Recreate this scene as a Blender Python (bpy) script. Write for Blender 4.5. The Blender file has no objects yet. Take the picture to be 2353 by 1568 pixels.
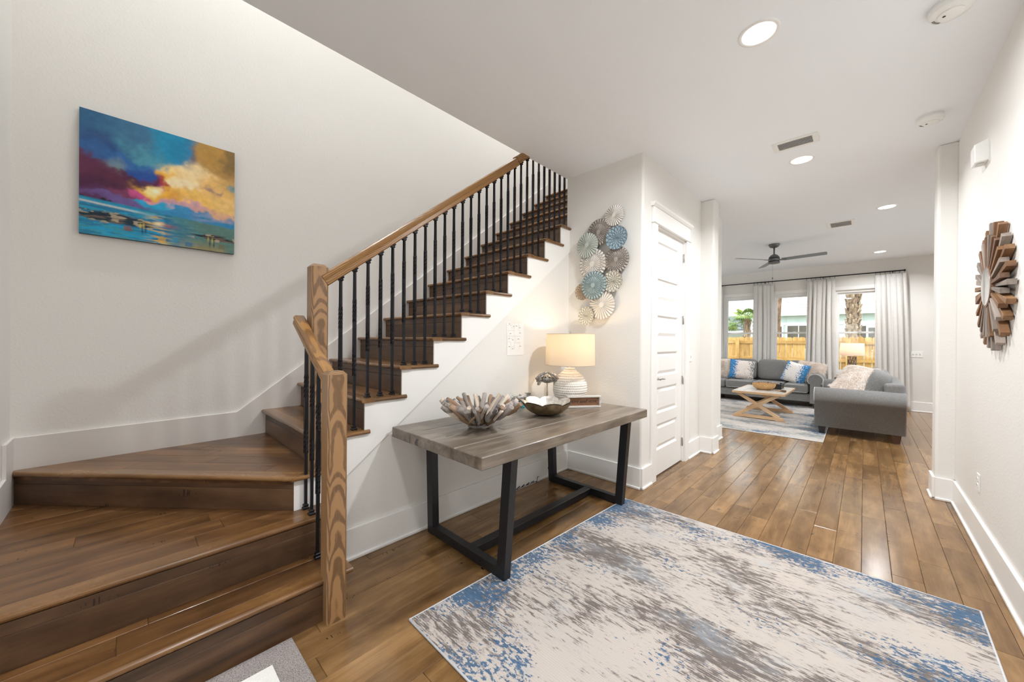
import bpy, bmesh, math, random
import numpy as np
from mathutils import Matrix, Vector, Euler

# ------------------------------------------------------------------ camera
SC = bpy.context.scene
COL = SC.collection
cam_d = bpy.data.cameras.new('camera')
cam = bpy.data.objects.new('camera', cam_d)
COL.objects.link(cam)
SC.camera = cam
cam_d.sensor_width = 36.0
cam_d.lens = 849.83 / 2353 * 36.0
cam_d.clip_start = 0.05
cam_d.clip_end = 200
def _cam():
    yaw, pitch, roll = 7.61081399e-01, -2.57293230e-03, -7.58953641e-03
    c, s = math.cos, math.sin
    fw = np.array([-s(yaw)*c(pitch), c(yaw)*c(pitch), s(pitch)])
    r = np.array([c(yaw), s(yaw), 0]); d = np.cross(fw, r)
    r2 = r*c(roll)+d*s(roll); d2 = -r*s(roll)+d*c(roll)
    M = Matrix.Identity(4)
    for i in range(3):
        M[i][0] = r2[i]; M[i][1] = -d2[i]; M[i][2] = -fw[i]
    M[0][3], M[1][3], M[2][3] = 0, 0, 1.33
    return M
cam.matrix_world = _cam()

# ------------------------------------------------------------------ world, exposure
world = bpy.data.worlds.new('world'); SC.world = world
world.use_nodes = True
bg = world.node_tree.nodes['Background']
bg.inputs[0].default_value = (0.90, 0.95, 1.0, 1)
bg.inputs[1].default_value = 2.9
SC.view_settings.view_transform = 'Standard'
SC.view_settings.look = 'None'
SC.view_settings.gamma = 1.0
SC.view_settings.use_curve_mapping = False
SC.view_settings.exposure = 0.54
try:
    SC.cycles.diffuse_bounces = 8
    SC.cycles.max_bounces = 14
    SC.cycles.transparent_max_bounces = 16
    SC.cycles.sample_clamp_indirect = 6.0
except Exception:
    pass
CAN_POWER = 18.5          # watts per recessed light
LAMP_POWER = 3.2
sun_d = bpy.data.lights.new('sun', 'SUN'); sun = bpy.data.objects.new('sun', sun_d); COL.objects.link(sun)
sun_d.energy = 1.2; sun_d.angle = math.radians(12); sun_d.color = (1, .97, .92)
sun.rotation_euler = Euler((math.radians(38), math.radians(-12), math.radians(10)))

# ------------------------------------------------------------------ helpers
RND = random.Random(7)
WM = {}
def lin(h):
    h = h.lstrip('#'); o = []
    for i in (0, 2, 4):
        v = int(h[i:i+2], 16)/255
        o.append(v/12.92 if v <= .04045 else ((v+.055)/1.055)**2.4)
    return (o[0], o[1], o[2], 1.0)

def place(o, M, parent=None):
    if parent is not None:
        o.parent = parent
        o.matrix_basis = WM[parent].inverted() @ M
    else:
        o.matrix_basis = M
    WM[o] = M
    return o

def tag(o, label=None, cat=None, group=None, kind=None):
    if label: o['label'] = label
    if cat: o['category'] = cat
    if group: o['group'] = group
    if kind: o['kind'] = kind
    return o

def thing(name, label, cat, loc=(0, 0, 0), group=None, rz=0.0):
    o = bpy.data.objects.new(name, None); COL.objects.link(o)
    o.empty_display_size = .1
    place(o, Matrix.Translation(loc) @ Matrix.Rotation(rz, 4, 'Z'))
    return tag(o, label, cat, group)

class MB:
    """collects shapes into one mesh; coordinates are world unless a matrix is given to build()"""
    def __init__(s): s.v = []; s.f = []; s.sm = []; s.c = []
    def add(s, vs, fs, smooth=False):
        b = len(s.v); s.v += [tuple(v) for v in vs]
        s.f += [tuple(b+i for i in f) for f in fs]; s.sm += [smooth]*len(fs)
        return s
    def box(s, x0, x1, y0, y1, z0, z1):
        return s.add([(x0,y0,z0),(x1,y0,z0),(x1,y1,z0),(x0,y1,z0),(x0,y0,z1),(x1,y0,z1),(x1,y1,z1),(x0,y1,z1)],
                     [(0,3,2,1),(4,5,6,7),(0,1,5,4),(1,2,6,5),(2,3,7,6),(3,0,4,7)])
    def prism(s, pts, axis, a0, a1):
        """extrude a 2D polygon along axis (0,1,2); pts in the other two axes order"""
        n = len(pts)
        def P(p, a):
            q = [0, 0, 0]; q[axis] = a
            o = [i for i in range(3) if i != axis]; q[o[0]] = p[0]; q[o[1]] = p[1]
            return tuple(q)
        vs = [P(p, a0) for p in pts]+[P(p, a1) for p in pts]
        fs = [tuple(range(n))[::-1], tuple(range(n, 2*n))]+[(i, (i+1) % n, n+(i+1) % n, n+i) for i in range(n)]
        return s.add(vs, fs)
    def rings(s, rings, cap=True, smooth=True, closed=True):
        n = len(rings[0]); vs = [p for r in rings for p in r]; fs = []
        m = n if closed else n-1
        for i in range(len(rings)-1):
            for j in range(m):
                k = (j+1) % n
                fs.append((i*n+j, i*n+k, (i+1)*n+k, (i+1)*n+j))
        b = len(s.v); s.add(vs, fs, smooth)
        if cap and closed:
            s.f += [tuple(b+j for j in range(n))[::-1], tuple(b+(len(rings)-1)*n+j for j in range(n))]; s.sm += [False]*2
        return s
    def lathe(s, prof, c=(0, 0), n=32, smooth=True, cap=True):
        rs = [[(c[0]+r*math.cos(2*math.pi*j/n), c[1]+r*math.sin(2*math.pi*j/n), z) for j in range(n)] for r, z in prof]
        return s.rings(rs, cap, smooth)
    def tube(s, pts, r, n=8, smooth=True, cap=True, up=None):
        pts = [Vector(p) for p in pts]; m = len(pts)
        rad = r if isinstance(r, (list, tuple)) else [r]*m
        rs = []; u = None
        for i, p in enumerate(pts):
            t = (pts[min(i+1, m-1)]-pts[max(i-1, 0)]).normalized()
            if u is None:
                u = Vector(up) if up else (Vector((0, 0, 1)) if abs(t.z) < .9 else Vector((1, 0, 0)))
            u = (u-t*u.dot(t)).normalized(); w = t.cross(u)
            rs.append([tuple(p+(u*math.cos(2*math.pi*j/n)+w*math.sin(2*math.pi*j/n))*rad[i]) for j in range(n)])
        return s.rings(rs, cap, smooth)
    def grid(s, fn, nu, nv, smooth=True, closed_u=False):
        vs = [fn(i/nu, j/nv) for i in range(nu+(0 if closed_u else 1)) for j in range(nv+1)]
        fs = []; w = nv+1; nn = nu if closed_u else nu+1
        for i in range(nu):
            k = (i+1) % nn
            for j in range(nv):
                fs.append((i*w+j, k*w+j, k*w+j+1, i*w+j+1))
        return s.add(vs, fs, smooth)
    def mesh(s, name, M=None, bevel=0, seg=2, recalc=True):
        me = bpy.data.meshes.new(name)
        inv = M.inverted() if M is not None else None
        vs = [tuple(inv @ Vector(v)) for v in s.v] if inv is not None else s.v
        me.from_pydata(vs, [], s.f)
        me.polygons.foreach_set('use_smooth', s.sm)
        if recalc or bevel:
            bm = bmesh.new(); bm.from_mesh(me)
            bmesh.ops.recalc_face_normals(bm, faces=bm.faces)
            if bevel:
                es = [e for e in bm.edges if len(e.link_faces) == 2 and e.calc_face_angle(0) > .5]
                bmesh.ops.bevel(bm, geom=es, offset=bevel, offset_type='OFFSET', segments=seg, profile=.5, affect='EDGES', clamp_overlap=True)
            bm.to_mesh(me); bm.free()
        me.update()
        return me
    def build(s, name, mat, parent=None, M=None, bevel=0, seg=1, origin=None, local=False):
        """M: object matrix in world. verts are world coords unless local."""
        if M is None:
            if origin is None:
                a = np.array(s.v); lo = a.min(0); hi = a.max(0)
                origin = ((lo[0]+hi[0])/2, (lo[1]+hi[1])/2, lo[2])
            M = Matrix.Translation(origin)
        me = s.mesh(name, None if local else M, bevel, seg)
        if mat is not None: me.materials.append(mat)
        o = bpy.data.objects.new(name, me); COL.objects.link(o)
        return place(o, M, parent)

def frame(p0, p1, up=(0, 0, 1)):
    """matrix with local x along p0->p1, local z near up, origin p0; also length"""
    p0 = Vector(p0); p1 = Vector(p1); x = p1-p0; L = x.length; x.normalize()
    u = Vector(up); z = (u-x*u.dot(x))
    if z.length < 1e-4: z = Vector((1, 0, 0))
    z.normalize(); y = z.cross(x)
    M = Matrix.Identity(4)
    for i in range(3): M[i][0], M[i][1], M[i][2], M[i][3] = x[i], y[i], z[i], p0[i]
    return M, L

def board(name, p0, p1, w, t, mat, parent=None, up=(0, 0, 1), bevel=.001, seg=1, anchor=(0, 0)):
    """a box running from p0 to p1, grain along local x; anchor: centre offset in (w,t)"""
    M, L = frame(p0, p1, up)
    m = MB().box(0, L, -w/2+anchor[0]*w, w/2+anchor[0]*w, -t/2+anchor[1]*t, t/2+anchor[1]*t)
    return m.build(name, mat, parent, M, bevel, seg, local=True)

def clip_poly(poly, n, d):
    """keep the part of 2D poly with n.p<=d"""
    out = []
    for i in range(len(poly)):
        a, b = poly[i], poly[(i+1) % len(poly)]
        da = n[0]*a[0]+n[1]*a[1]-d; db = n[0]*b[0]+n[1]*b[1]-d
        if da <= 0: out.append(a)
        if da*db < 0:
            t = da/(da-db); out.append((a[0]+t*(b[0]-a[0]), a[1]+t*(b[1]-a[1])))
    return out

def plank_poly(name, poly, z0, z1, ang, mat, parent, bevel=.0015):
    """flat polygonal plank, grain along ang"""
    cx = sum(p[0] for p in poly)/len(poly); cy = sum(p[1] for p in poly)/len(poly)
    M = Matrix.Translation((cx, cy, z0)) @ Matrix.Rotation(ang, 4, 'Z')
    return MB().prism(poly, 2, z0, z1).build(name, mat, parent, M, bevel)

def wall_grid(axis, a0, a1, u, z, holes):
    """wall slab: thickness axis (0 or 1) from a0 to a1, other horizontal range u, heights z, holes [(u0,u1,z0,z1)]"""
    us = sorted(set([u[0], u[1]]+[h[0] for h in holes]+[h[1] for h in holes]))
    zs = sorted(set([z[0], z[1]]+[h[2] for h in holes]+[h[3] for h in holes]))
    us = [x for x in us if u[0] <= x <= u[1]]; zs = [x for x in zs if z[0] <= x <= z[1]]
    m = MB()
    solid = lambda i, j: 0 <= i < len(us)-1 and 0 <= j < len(zs)-1 and not any(h[0]-1e-6 <= us[i] and us[i+1] <= h[1]+1e-6 and h[2]-1e-6 <= zs[j] and zs[j+1] <= h[3]+1e-6 for h in holes)
    idx = {}
    vs = []; fs = []
    def V(i, j, k):
        key = (i, j, k)
        if key not in idx:
            a = (a0, a1)[k]
            idx[key] = len(vs)
            vs.append((a, us[i], zs[j]) if axis == 0 else (us[i], a, zs[j]))
        return idx[key]
    for i in range(len(us)-1):
        for j in range(len(zs)-1):
            if not solid(i, j): continue
            for k in (0, 1): fs.append((V(i,j,k), V(i+1,j,k), V(i+1,j+1,k), V(i,j+1,k)))
            if not solid(i-1, j): fs.append((V(i,j,0), V(i,j+1,0), V(i,j+1,1), V(i,j,1)))
            if not solid(i+1, j): fs.append((V(i+1,j,0), V(i+1,j+1,0), V(i+1,j+1,1), V(i+1,j,1)))
            if not solid(i, j-1): fs.append((V(i,j,0), V(i+1,j,0), V(i+1,j,1), V(i,j,1)))
            if not solid(i, j+1): fs.append((V(i,j+1,0), V(i+1,j+1,0), V(i+1,j+1,1), V(i,j+1,1)))
    return m.add(vs, fs)

# ------------------------------------------------------------------ node mini-language
class NT:
    def __init__(s, name):
        s.m = bpy.data.materials.new(name); s.m.use_nodes = True
        s.t = s.m.node_tree; s.b = s.t.nodes['Principled BSDF']; s.out = s.t.nodes['Material Output']
        s._obj = None; s._rnd = None
    def n(s, typ, **kw):
        x = s.t.nodes.new(typ)
        for k, v in kw.items(): setattr(x, k, v)
        return x
    def l(s, a, b): s.t.links.new(a, b)
    def put(s, sock, v):
        if hasattr(v, 'is_output') or isinstance(v, bpy.types.NodeSocket): s.l(v, sock)
        else: sock.default_value = v
    def obj(s):
        if s._obj is None: s._obj = s.n('ShaderNodeTexCoord').outputs['Object']
        return s._obj
    def rnd(s):
        if s._rnd is None: s._rnd = s.n('ShaderNodeObjectInfo').outputs['Random']
        return s._rnd
    def math(s, op, a, b=0.0, c=None, clamp=False):
        x = s.n('ShaderNodeMath', operation=op, use_clamp=clamp); s.put(x.inputs[0], a); s.put(x.inputs[1], b)
        if c is not None: s.put(x.inputs[2], c)
        return x.outputs[0]
    def vmath(s, op, a, b):
        x = s.n('ShaderNodeVectorMath', operation=op); s.put(x.inputs[0], a); s.put(x.inputs[1], b); return x.outputs[0]
    def xyz(s, v):
        x = s.n('ShaderNodeSeparateXYZ'); s.put(x.inputs[0], v); return x.outputs
    def comb(s, a, b, c):
        x = s.n('ShaderNodeCombineXYZ'); s.put(x.inputs[0], a); s.put(x.inputs[1], b); s.put(x.inputs[2], c); return x.outputs[0]
    def scaled(s, v, sc): return s.vmath('MULTIPLY', v, sc)
    def noise(s, v, scale=1.0, detail=2.0, rough=.5, dist=0.0):
        x = s.n('ShaderNodeTexNoise'); s.put(x.inputs['Vector'], v); x.inputs['Scale'].default_value = scale
        x.inputs['Detail'].default_value = detail; x.inputs['Roughness'].default_value = rough; x.inputs['Distortion'].default_value = dist
        return x.outputs['Fac']
    def vor(s, v, scale=1.0, feature='F1', out='Distance'):
        x = s.n('ShaderNodeTexVoronoi', feature=feature); s.put(x.inputs['Vector'], v); x.inputs['Scale'].default_value = scale
        return x.outputs[out]
    def ramp(s, f, stops, interp='LINEAR'):
        x = s.n('ShaderNodeValToRGB'); s.put(x.inputs[0], f); e = x.color_ramp.elements; x.color_ramp.interpolation = interp
        while len(e) < len(stops): e.new(.5)
        for el, (p, c) in zip(e, stops):
            el.position = p; el.color = c if not isinstance(c, (int, float)) else (c, c, c, 1)
        return x.outputs[0]
    def map(s, f, a, b, c=0.0, d=1.0):
        x = s.n('ShaderNodeMapRange', interpolation_type='SMOOTHSTEP'); s.put(x.inputs[0], f)
        x.inputs[1].default_value, x.inputs[2].default_value, x.inputs[3].default_value, x.inputs[4].default_value = a, b, c, d
        return x.outputs[0]
    def mix(s, f, a, b, mode='MIX'):
        x = s.n('ShaderNodeMix', data_type='RGBA', blend_type=mode); s.put(x.inputs[0], f); s.put(x.inputs[6], a); s.put(x.inputs[7], b)
        return x.outputs[2]
    def bump(s, h, strength=.2, dist=.01):
        x = s.n('ShaderNodeBump'); x.inputs['Strength'].default_value = strength; x.inputs['Distance'].default_value = dist
        s.put(x.inputs['Height'], h); s.l(x.outputs[0], s.b.inputs['Normal']); return x
    def set(s, **kw):
        names = dict(color='Base Color', rough='Roughness', metal='Metallic', spec='Specular IOR Level', coat='Coat Weight', coat_rough='Coat Roughness',
                     emit='Emission Color', emit_s='Emission Strength', trans='Transmission Weight', sheen='Sheen Weight', alpha='Alpha', sss='Subsurface Weight')
        for k, v in kw.items(): s.put(s.b.inputs[names[k]], v)
        return s

def plain(name, hexc, rough=.5, metal=0.0, **kw):
    t = NT(name); t.set(color=lin(hexc) if isinstance(hexc, str) else hexc, rough=rough, metal=metal, **kw); return t.m

def paint(name, hexc, scale=160, strength=.25, rough=.6):
    t = NT(name); g = t.n('ShaderNodeNewGeometry').outputs['Position']
    v = t.noise(g, scale, 3, .6); big = t.noise(g, scale*.35, 2, .5)
    h = t.math('ADD', t.math('MULTIPLY', v, .5), t.map(big, .45, .7))
    t.bump(h, strength, .003)
    t.set(color=lin(hexc), rough=rough, spec=.3)
    return t.m

def wood(name, dark, mid, light, rough=.35, coat=0.0, fig=(1.3, 11), chatter=0.0, vary=.25, marks=False, bumps=.15, rvar=.16):
    t = NT(name); o = t.obj(); r = t.rnd()
    off = t.comb(t.math('MULTIPLY', r, 37.0), t.math('MULTIPLY', r, 91.0), t.math('MULTIPLY', r, 53.0))
    p = t.vmath('ADD', o, off)
    f1 = t.noise(t.scaled(p, (fig[0], fig[1], fig[1])), 1.0, 6, .6, .8)
    blot = t.noise(t.scaled(p, (3.5, 7, 7)), 1.0, 4, .6)
    fine = t.noise(t.scaled(p, (7, 210, 210)), 1.0, 2, .5)
    f = t.math('ADD', t.math('MULTIPLY', f1, .62), t.math('MULTIPLY', blot, .38))
    c = t.ramp(f, [(.34, lin(dark)), (.5, lin(mid)), (.66, lin(light))])
    br = t.math('ADD', t.math('MULTIPLY', r, vary*2), 1-vary)
    k = t.math('MULTIPLY', br, t.math('ADD', t.math('MULTIPLY', fine, .35), .825))
    c = t.mix(1.0, c, t.comb(k, k, k), 'MULTIPLY')
    if marks:
        mk = t.noise(t.scaled(p, (150, 12, 12)), 1.0, 0, .5)
        reg = t.noise(t.scaled(p, (5, 16, 16)), 1.0, 1, .5)
        m = t.math('MULTIPLY', t.map(mk, .62, .68), t.map(reg, .69, .72))
        c = t.mix(t.math('MULTIPLY', m, .85), c, lin('#1c130d'))
    t.set(color=c, rough=t.math('ADD', t.math('MULTIPLY', blot, rvar), rough-rvar/2), coat=coat, coat_rough=.12)
    h = t.math('MULTIPLY', fine, .12)
    if chatter:
        rip = t.noise(t.scaled(p, (16, 2.5, 1)), 1.0, 1, .5)
        wav = t.noise(t.scaled(p, (3, 9, 1)), 1.0, 1, .5)
        h = t.math('ADD', h, t.math('ADD', t.math('MULTIPLY', rip, chatter), t.math('MULTIPLY', wav, chatter)))
    t.bump(h, bumps, .01)
    return t.m

def oak(name, base, pale, grain, rough=.4, freq=150):
    """plain-sawn oak: nested rings cut near their centre, along local x"""
    t = NT(name); o = t.obj(); r = t.rnd()
    off = t.comb(t.math('MULTIPLY', r, 31.0), 0.0, 0.0)
    p = t.vmath('ADD', o, off); x, y, z = t.xyz(o)
    w1 = t.noise(t.scaled(p, (2.2, 6, 6)), 1.0, 3, .55)
    w2 = t.noise(t.scaled(p, (9, 14, 14)), 1.0, 3, .6)
    yy = t.math('ADD', y, t.math('MULTIPLY', t.math('SUBTRACT', w1, .5), .05))
    zz = t.math('ADD', t.math('ADD', z, .062), t.math('ADD', t.math('MULTIPLY', x, .05), t.math('MULTIPLY', t.math('SUBTRACT', t.noise(t.scaled(p, (2.5, 0, 0)), 1.0, 2, .5), .5), .05)))
    d = t.math('SQRT', t.math('ADD', t.math('MULTIPLY', yy, yy), t.math('MULTIPLY', zz, zz)))
    ph = t.math('ADD', t.math('MULTIPLY', d, freq*6.283), t.math('MULTIPLY', w2, 5.0))
    sn = t.math('ADD', t.math('MULTIPLY', t.math('SINE', ph), .5), .5)
    pore = t.noise(t.scaled(p, (14, 420, 420)), 1.0, 2, .5)
    g = t.math('MULTIPLY', t.map(sn, .35, .85), t.map(pore, .15, .5))
    c = t.mix(t.noise(t.scaled(p, (2, 18, 18)), 1.0, 3, .5), lin(base), lin(pale))
    c = t.mix(t.math('MULTIPLY', g, .66), c, lin(grain))
    t.set(color=c, rough=rough, coat=.25, coat_rough=.25)
    t.bump(t.math('MULTIPLY', g, -.4), .25, .003)
    return t.m

def fabric(name, hexa, hexb, scale=420, rough=.95, sheen=.2, stripes=False, bump=.35):
    t = NT(name); o = t.obj()
    n1 = t.noise(o, scale, 2, .6); n2 = t.noise(o, scale*.12, 3, .6)
    f = t.math('ADD', t.math('MULTIPLY', n1, .75), t.math('MULTIPLY', n2, .25))
    t.set(color=t.ramp(f, [(.38, lin(hexa)), (.62, lin(hexb))]), rough=rough, sheen=sheen, spec=.15)
    t.bump(n1, bump, .002)
    return t.m

def glass_mat():
    t = NT('window_glass'); t.t.nodes.remove(t.b)
    tr = t.n('ShaderNodeBsdfTransparent'); tr.inputs[0].default_value = (.96, .98, .97, 1)
    gl = t.n('ShaderNodeBsdfGlossy'); gl.inputs['Roughness'].default_value = .02
    fr = t.n('ShaderNodeFresnel'); fr.inputs[0].default_value = 1.45
    mx = t.n('ShaderNodeMixShader'); t.l(fr.outputs[0], mx.inputs[0]); t.l(tr.outputs[0], mx.inputs[1]); t.l(gl.outputs[0], mx.inputs[2])
    t.l(mx.outputs[0], t.out.inputs[0]); return t.m

def shade_mat(name, hexc, weave=500, tr=.3):
    t = NT(name); t.t.nodes.remove(t.b); o = t.obj()
    x, y, z = t.xyz(o)
    n = t.noise(t.scaled(o, (1, 1, .25)), weave, 2, .6); n2 = t.noise(t.scaled(o, (.25, .25, 1)), weave, 2, .6)
    c = t.mix(t.math('ADD', t.math('MULTIPLY', n, .5), t.math('MULTIPLY', n2, .5)), tuple(v*.78 for v in lin(hexc)[:3])+(1,), lin(hexc))
    d = t.n('ShaderNodeBsdfDiffuse'); t.l(c, d.inputs[0])
    tl = t.n('ShaderNodeBsdfTranslucent'); t.l(c, tl.inputs[0])
    mx = t.n('ShaderNodeMixShader'); mx.inputs[0].default_value = tr
    t.l(d.outputs[0], mx.inputs[1]); t.l(tl.outputs[0], mx.inputs[2]); t.l(mx.outputs[0], t.out.inputs[0]); return t.m

def emit_mat(name, col, s):
    t = NT(name); t.set(color=(.8, .8, .8, 1), emit=col, emit_s=s); return t.m

M_WALL = paint('wall_paint', '#e5e3df', 200, .12)
M_STAIRWALL = paint('stair_wall_paint', '#e6e4e0', 190, .11)
M_CEIL = paint('ceiling_paint', '#f1f5fa', 90, .08, .8)
M_TRIM = plain('trim_white', '#efeeec', .38)
M_SKIRT = plain('stair_trim_paint', '#dedad6', .4)
M_DOOR = plain('door_white', '#ecebe9', .4)
M_PLASTIC = plain('white_plastic', '#f0f0ee', .35)
M_DARKSLOT = plain('dark_slot', '#3a3a3a', .6)
M_MAPLE = wood('floor_maple', '#614529', '#80603c', '#9b7850', .19, 0, (1.2, 9), .6, .16, True, .07, .05)
M_TREAD = wood('tread_maple', '#3f2815', '#674627', '#87613b', .3, .15, (1.2, 9), .25, .2, True, .15)
M_RISER = wood('riser_maple', '#3b291c', '#573f2c', '#72553c', .38, .0, (1.2, 8), .1, .2, True, .15)
M_NOSE = wood('nosing_maple', '#54391f', '#73502c', '#8f693f', .26, .25, (1.2, 12), .1, .12, False, .1)
M_OAK = oak('newel_oak', '#946f49', '#ab845b', '#47301f')
M_RAIL = oak('rail_oak', '#8f6431', '#a67a41', '#573618', .3, 110)
M_IRON = plain('black_iron', '#26262a', .34, .75)
M_TABLE = wood('table_grey_wood', '#544a40', '#73685c', '#92867a', .32, .1, (1.6, 16), .08, .08, True, .12)
M_BLACKWOOD = plain('black_wood', '#17181c', .38)
M_STEEL = plain('brushed_nickel', '#b9b7b2', .3, 1.0)
M_GLASS = glass_mat()
M_BLACK = plain('black_plastic', '#111111', .5)
M_SOFA = fabric('sofa_grey', '#6b6a69', '#949392', 500)
M_PIPE = fabric('sofa_piping', '#a9abac', '#c2c3c3', 500)
M_SOFALEG = plain('sofa_leg_wood', '#2b2420', .45)
M_CURTAIN = fabric('curtain_linen', '#cfcdca', '#e2e0dd', 380, .95, .1)
M_WHITEFRAME = plain('window_frame_white', '#efefee', .4)
# ------------------------------------------------------------------ setting
HC = 3.02            # ceiling height
Z2 = 3.464           # upper floor
def struct(name, mb, mat, parent=None, bevel=0, seg=2, **kw):
    o = mb.build(name, mat, parent, bevel=bevel, seg=seg, **kw)
    if parent is None: o['kind'] = 'structure'
    return o

# floor: dark subfloor + five inch maple planks as parts
floor = struct('floor', MB().box(-4.7, 3.3, -1.9, 10.75, -.08, -.0125), plain('subfloor', '#2a1c12', .8))
W = .1265
seed_ends = {-1: 3.92, -2: 3.468, -3: 3.73, -4: 4.32, -5: 4.02, -6: 3.45, -7: 3.21, 0: 3.92, 1: 3.05, 2: 3.35, 3: 2.62}
rp = random.Random(21)
far_planks = MB(); n_planks = 0
for k in range(-37, 27):
    xa, xb = -.003+k*W, -.003+(k+1)*W
    if xb > 3.25 or xa < -4.65: continue
    hall = (xb > -2.24 and xa < .56)
    y0 = -1.7 if hall else 5.6
    if not hall and xa > .5: y0 = 4.95
    y = seed_ends.get(k, 3.0+rp.random()*1.2)
    ends = [y]
    while ends[-1] < 10.62: ends.append(ends[-1]+rp.choice([.45, .62, .78, .9, 1.05, 1.2, 1.22]))
    while ends[0] > y0: ends.insert(0, ends[0]-rp.choice([.5, .7, .9, 1.05, 1.2]))
    ends = [max(y0, min(10.62, e)) for e in ends]
    for a, b in zip(ends, ends[1:]):
        if b-a < .02: continue
        L, R_ = max(xa, -2.26), min(xb, .58)
        if not hall or a > 5.0: L, R_ = xa, xb
        c = (L+R_)/2
        view = hall and b > .25 and b < 6.4 or (b >= 6.4 and a < 10.2 and -2.62 < c < 1.05 and c > -.42*(a-3.2)-1.4)
        if R_-L < .02: continue
        if view and n_planks < 300:
            board('plank', (c, a+.0006, 0), (c, b-.0006, 0), R_-L-.0013, .012, M_MAPLE, floor, bevel=.0016, anchor=(0, -.5)); n_planks += 1
        else:
            far_planks.box(L+.0007, R_-.0007, a+.0006, b-.0006, -.012, 0)
o = far_planks.build('plank_field', M_MAPLE, floor); o['kind'] = 'stuff'

# walls
struct('wall_left', MB().box(-3.56, -3.44, -.6, 6.2, 0, 6.0), M_STAIRWALL)
struct('wall_stair_end', MB().box(-3.44, -1.75, -.555, -.435, 0, 6.0), M_STAIRWALL)
struct('wall_foyer_left', MB().box(-1.87, -1.75, -1.8, -.555, 0, HC), M_WALL)
struct('wall_entry', wall_grid(1, -1.92, -1.8, (-1.87, .68), (0, HC), [(-1.0, -.06, 0, 2.35), (-1.42, -1.12, .3, 2.35), (.06, .36, .3, 2.35)]), M_WALL)
struct('wall_right', MB().box(.56, .68, -1.8, 5.0, 0, HC), M_WALL)
pil = struct('wall_right_end', MB().box(.445, .57, 4.79, 5.0, 0, HC), M_WALL, bevel=.018, seg=3)
_r = .022
struct('wall_corner', MB().prism([(-2.262, 3.2)]+[(-1.44-_r+_r*math.sin(a*math.pi/12), 3.2+_r-_r*math.cos(a*math.pi/12)) for a in range(7)]+[(-1.44, 3.485), (-1.56, 3.485), (-1.56, 3.3), (-2.262, 3.3)], 2, 0, HC), M_WALL)
struct('wall_stair_upper', MB().box(-2.262, -2.16, 3.3, 5.7, 0, HC), M_STAIRWALL)
struct('wall_hall_left', wall_grid(0, -1.56, -1.44, (3.485, 4.9), (0, HC), [(3.485, 4.285, 0, 2.435)]), M_WALL)
struct('wall_hall_end', MB().box(-1.56, -1.295, 4.81, 5.01, 0, HC), M_WALL, bevel=.018, seg=3)
struct('wall_hall_far', MB().box(-1.56, -1.43, 5.0, 5.7, 0, HC), M_WALL, bevel=.018, seg=3)
struct('wall_living_near', MB().box(-4.7, -1.5, 5.58, 5.7, 0, HC), M_WALL)
struct('wall_living_near_right', MB().box(.66, 3.3, 4.85, 4.97, 0, HC), M_WALL)
struct('wall_living_left', MB().box(-4.7, -4.58, 5.7, 10.72, 0, HC), M_WALL)
struct('wall_living_right', wall_grid(0, 3.2, 3.32, (4.97, 10.72), (0, HC), [(6.0, 8.6, .1, 2.3)]), M_WALL)
WIN = [(-2.60, -1.80), (-1.57, -.77), (-.47, .33)]
struct('wall_living_back', wall_grid(1, 10.6, 10.74, (-4.7, 3.32), (0, HC), [(a, b, .66, 2.45) for a, b in WIN]+[(-4.3, -3.2, .66, 2.45)]), M_WALL)
struct('wall_upper', MB().box(-2.262, -2.16, -.6, 6.2, HC+.46, 6.0), M_STAIRWALL)
struct('wall_upper_end', MB().box(-3.44, -2.16, 6.08, 6.2, Z2, 6.0), M_STAIRWALL)
# ceilings
struct('ceiling', MB().box(-2.265, .68, -1.92, 5.7, HC, HC+.46), M_CEIL)
struct('ceiling_living', MB().box(-4.7, 3.32, 5.7, 10.74, HC, HC+.46), M_CEIL)
struct('ceiling_living_side', MB().box(.68, 3.32, 4.85, 5.7, HC, HC+.46), M_CEIL)
struct('ceiling_upper', MB().box(-3.56, -2.1, -.6, 6.2, 6.0, 6.1), M_CEIL)
# spandrel wall under the stair
line = lambda y: .522+.762*(y-.933)
yr = lambda k: .775+.2525*(k-4)
Zs = {0: 0.0, 1: .197, 2: .392, 3: .582}
for k in range(4, 19): Zs[k] = .769+.1925*(k-4)
XL, XR = -3.425, -2.24
struct('wall_stair', MB().prism([(.76, 0), (3.2, 0), (3.2, line(3.2)+.09), (.76, line(.76)+.09)], 0, -2.34, -2.24), M_WALL)

# baseboards (board + shoe moulding as a part)
def base(name, p0, p1, nrm, h=.188, t=.018):
    """baseboard along p0->p1 on a wall, nrm: unit normal into the room (2D)"""
    def strip(off, hh):
        n = Vector((nrm[0], nrm[1], 0)); a = Vector((*p0, 0)); b = Vector((*p1, 0))
        q = [a, b, b+n*off, a+n*off]
        return [(v.x, v.y) for v in q], hh
    poly, hh = strip(t, h)
    b = struct(name, MB().prism(poly, 2, 0, h), M_TRIM, bevel=.003)
    poly, hh = strip(t+.012, .02)
    d = (Vector(p1)-Vector(p0)).normalized()
    MB().prism(poly, 2, 0.0, .02).build('shoe_moulding', M_TRIM, b, bevel=.005, seg=2)
    return b
base('baseboard_stair', (-2.24, .77), (-2.24, 3.2), (1, 0))
base('baseboard_corner', (-2.24, 3.2), (-1.44, 3.2), (0, -1))
base('baseboard_corner_return', (-1.44, 3.19), (-1.44, 3.39), (1, 0))
base('baseboard_hall_left', (-1.44, 4.385), (-1.44, 4.81), (1, 0))
base('baseboard_hall_end', (-1.45, 4.81), (-1.295, 4.81), (0, -1))
base('baseboard_hall_end_side', (-1.295, 4.80), (-1.295, 5.01), (1, 0))
base('baseboard_hall_far', (-1.43, 5.01), (-1.43, 5.7), (1, 0))
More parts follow.
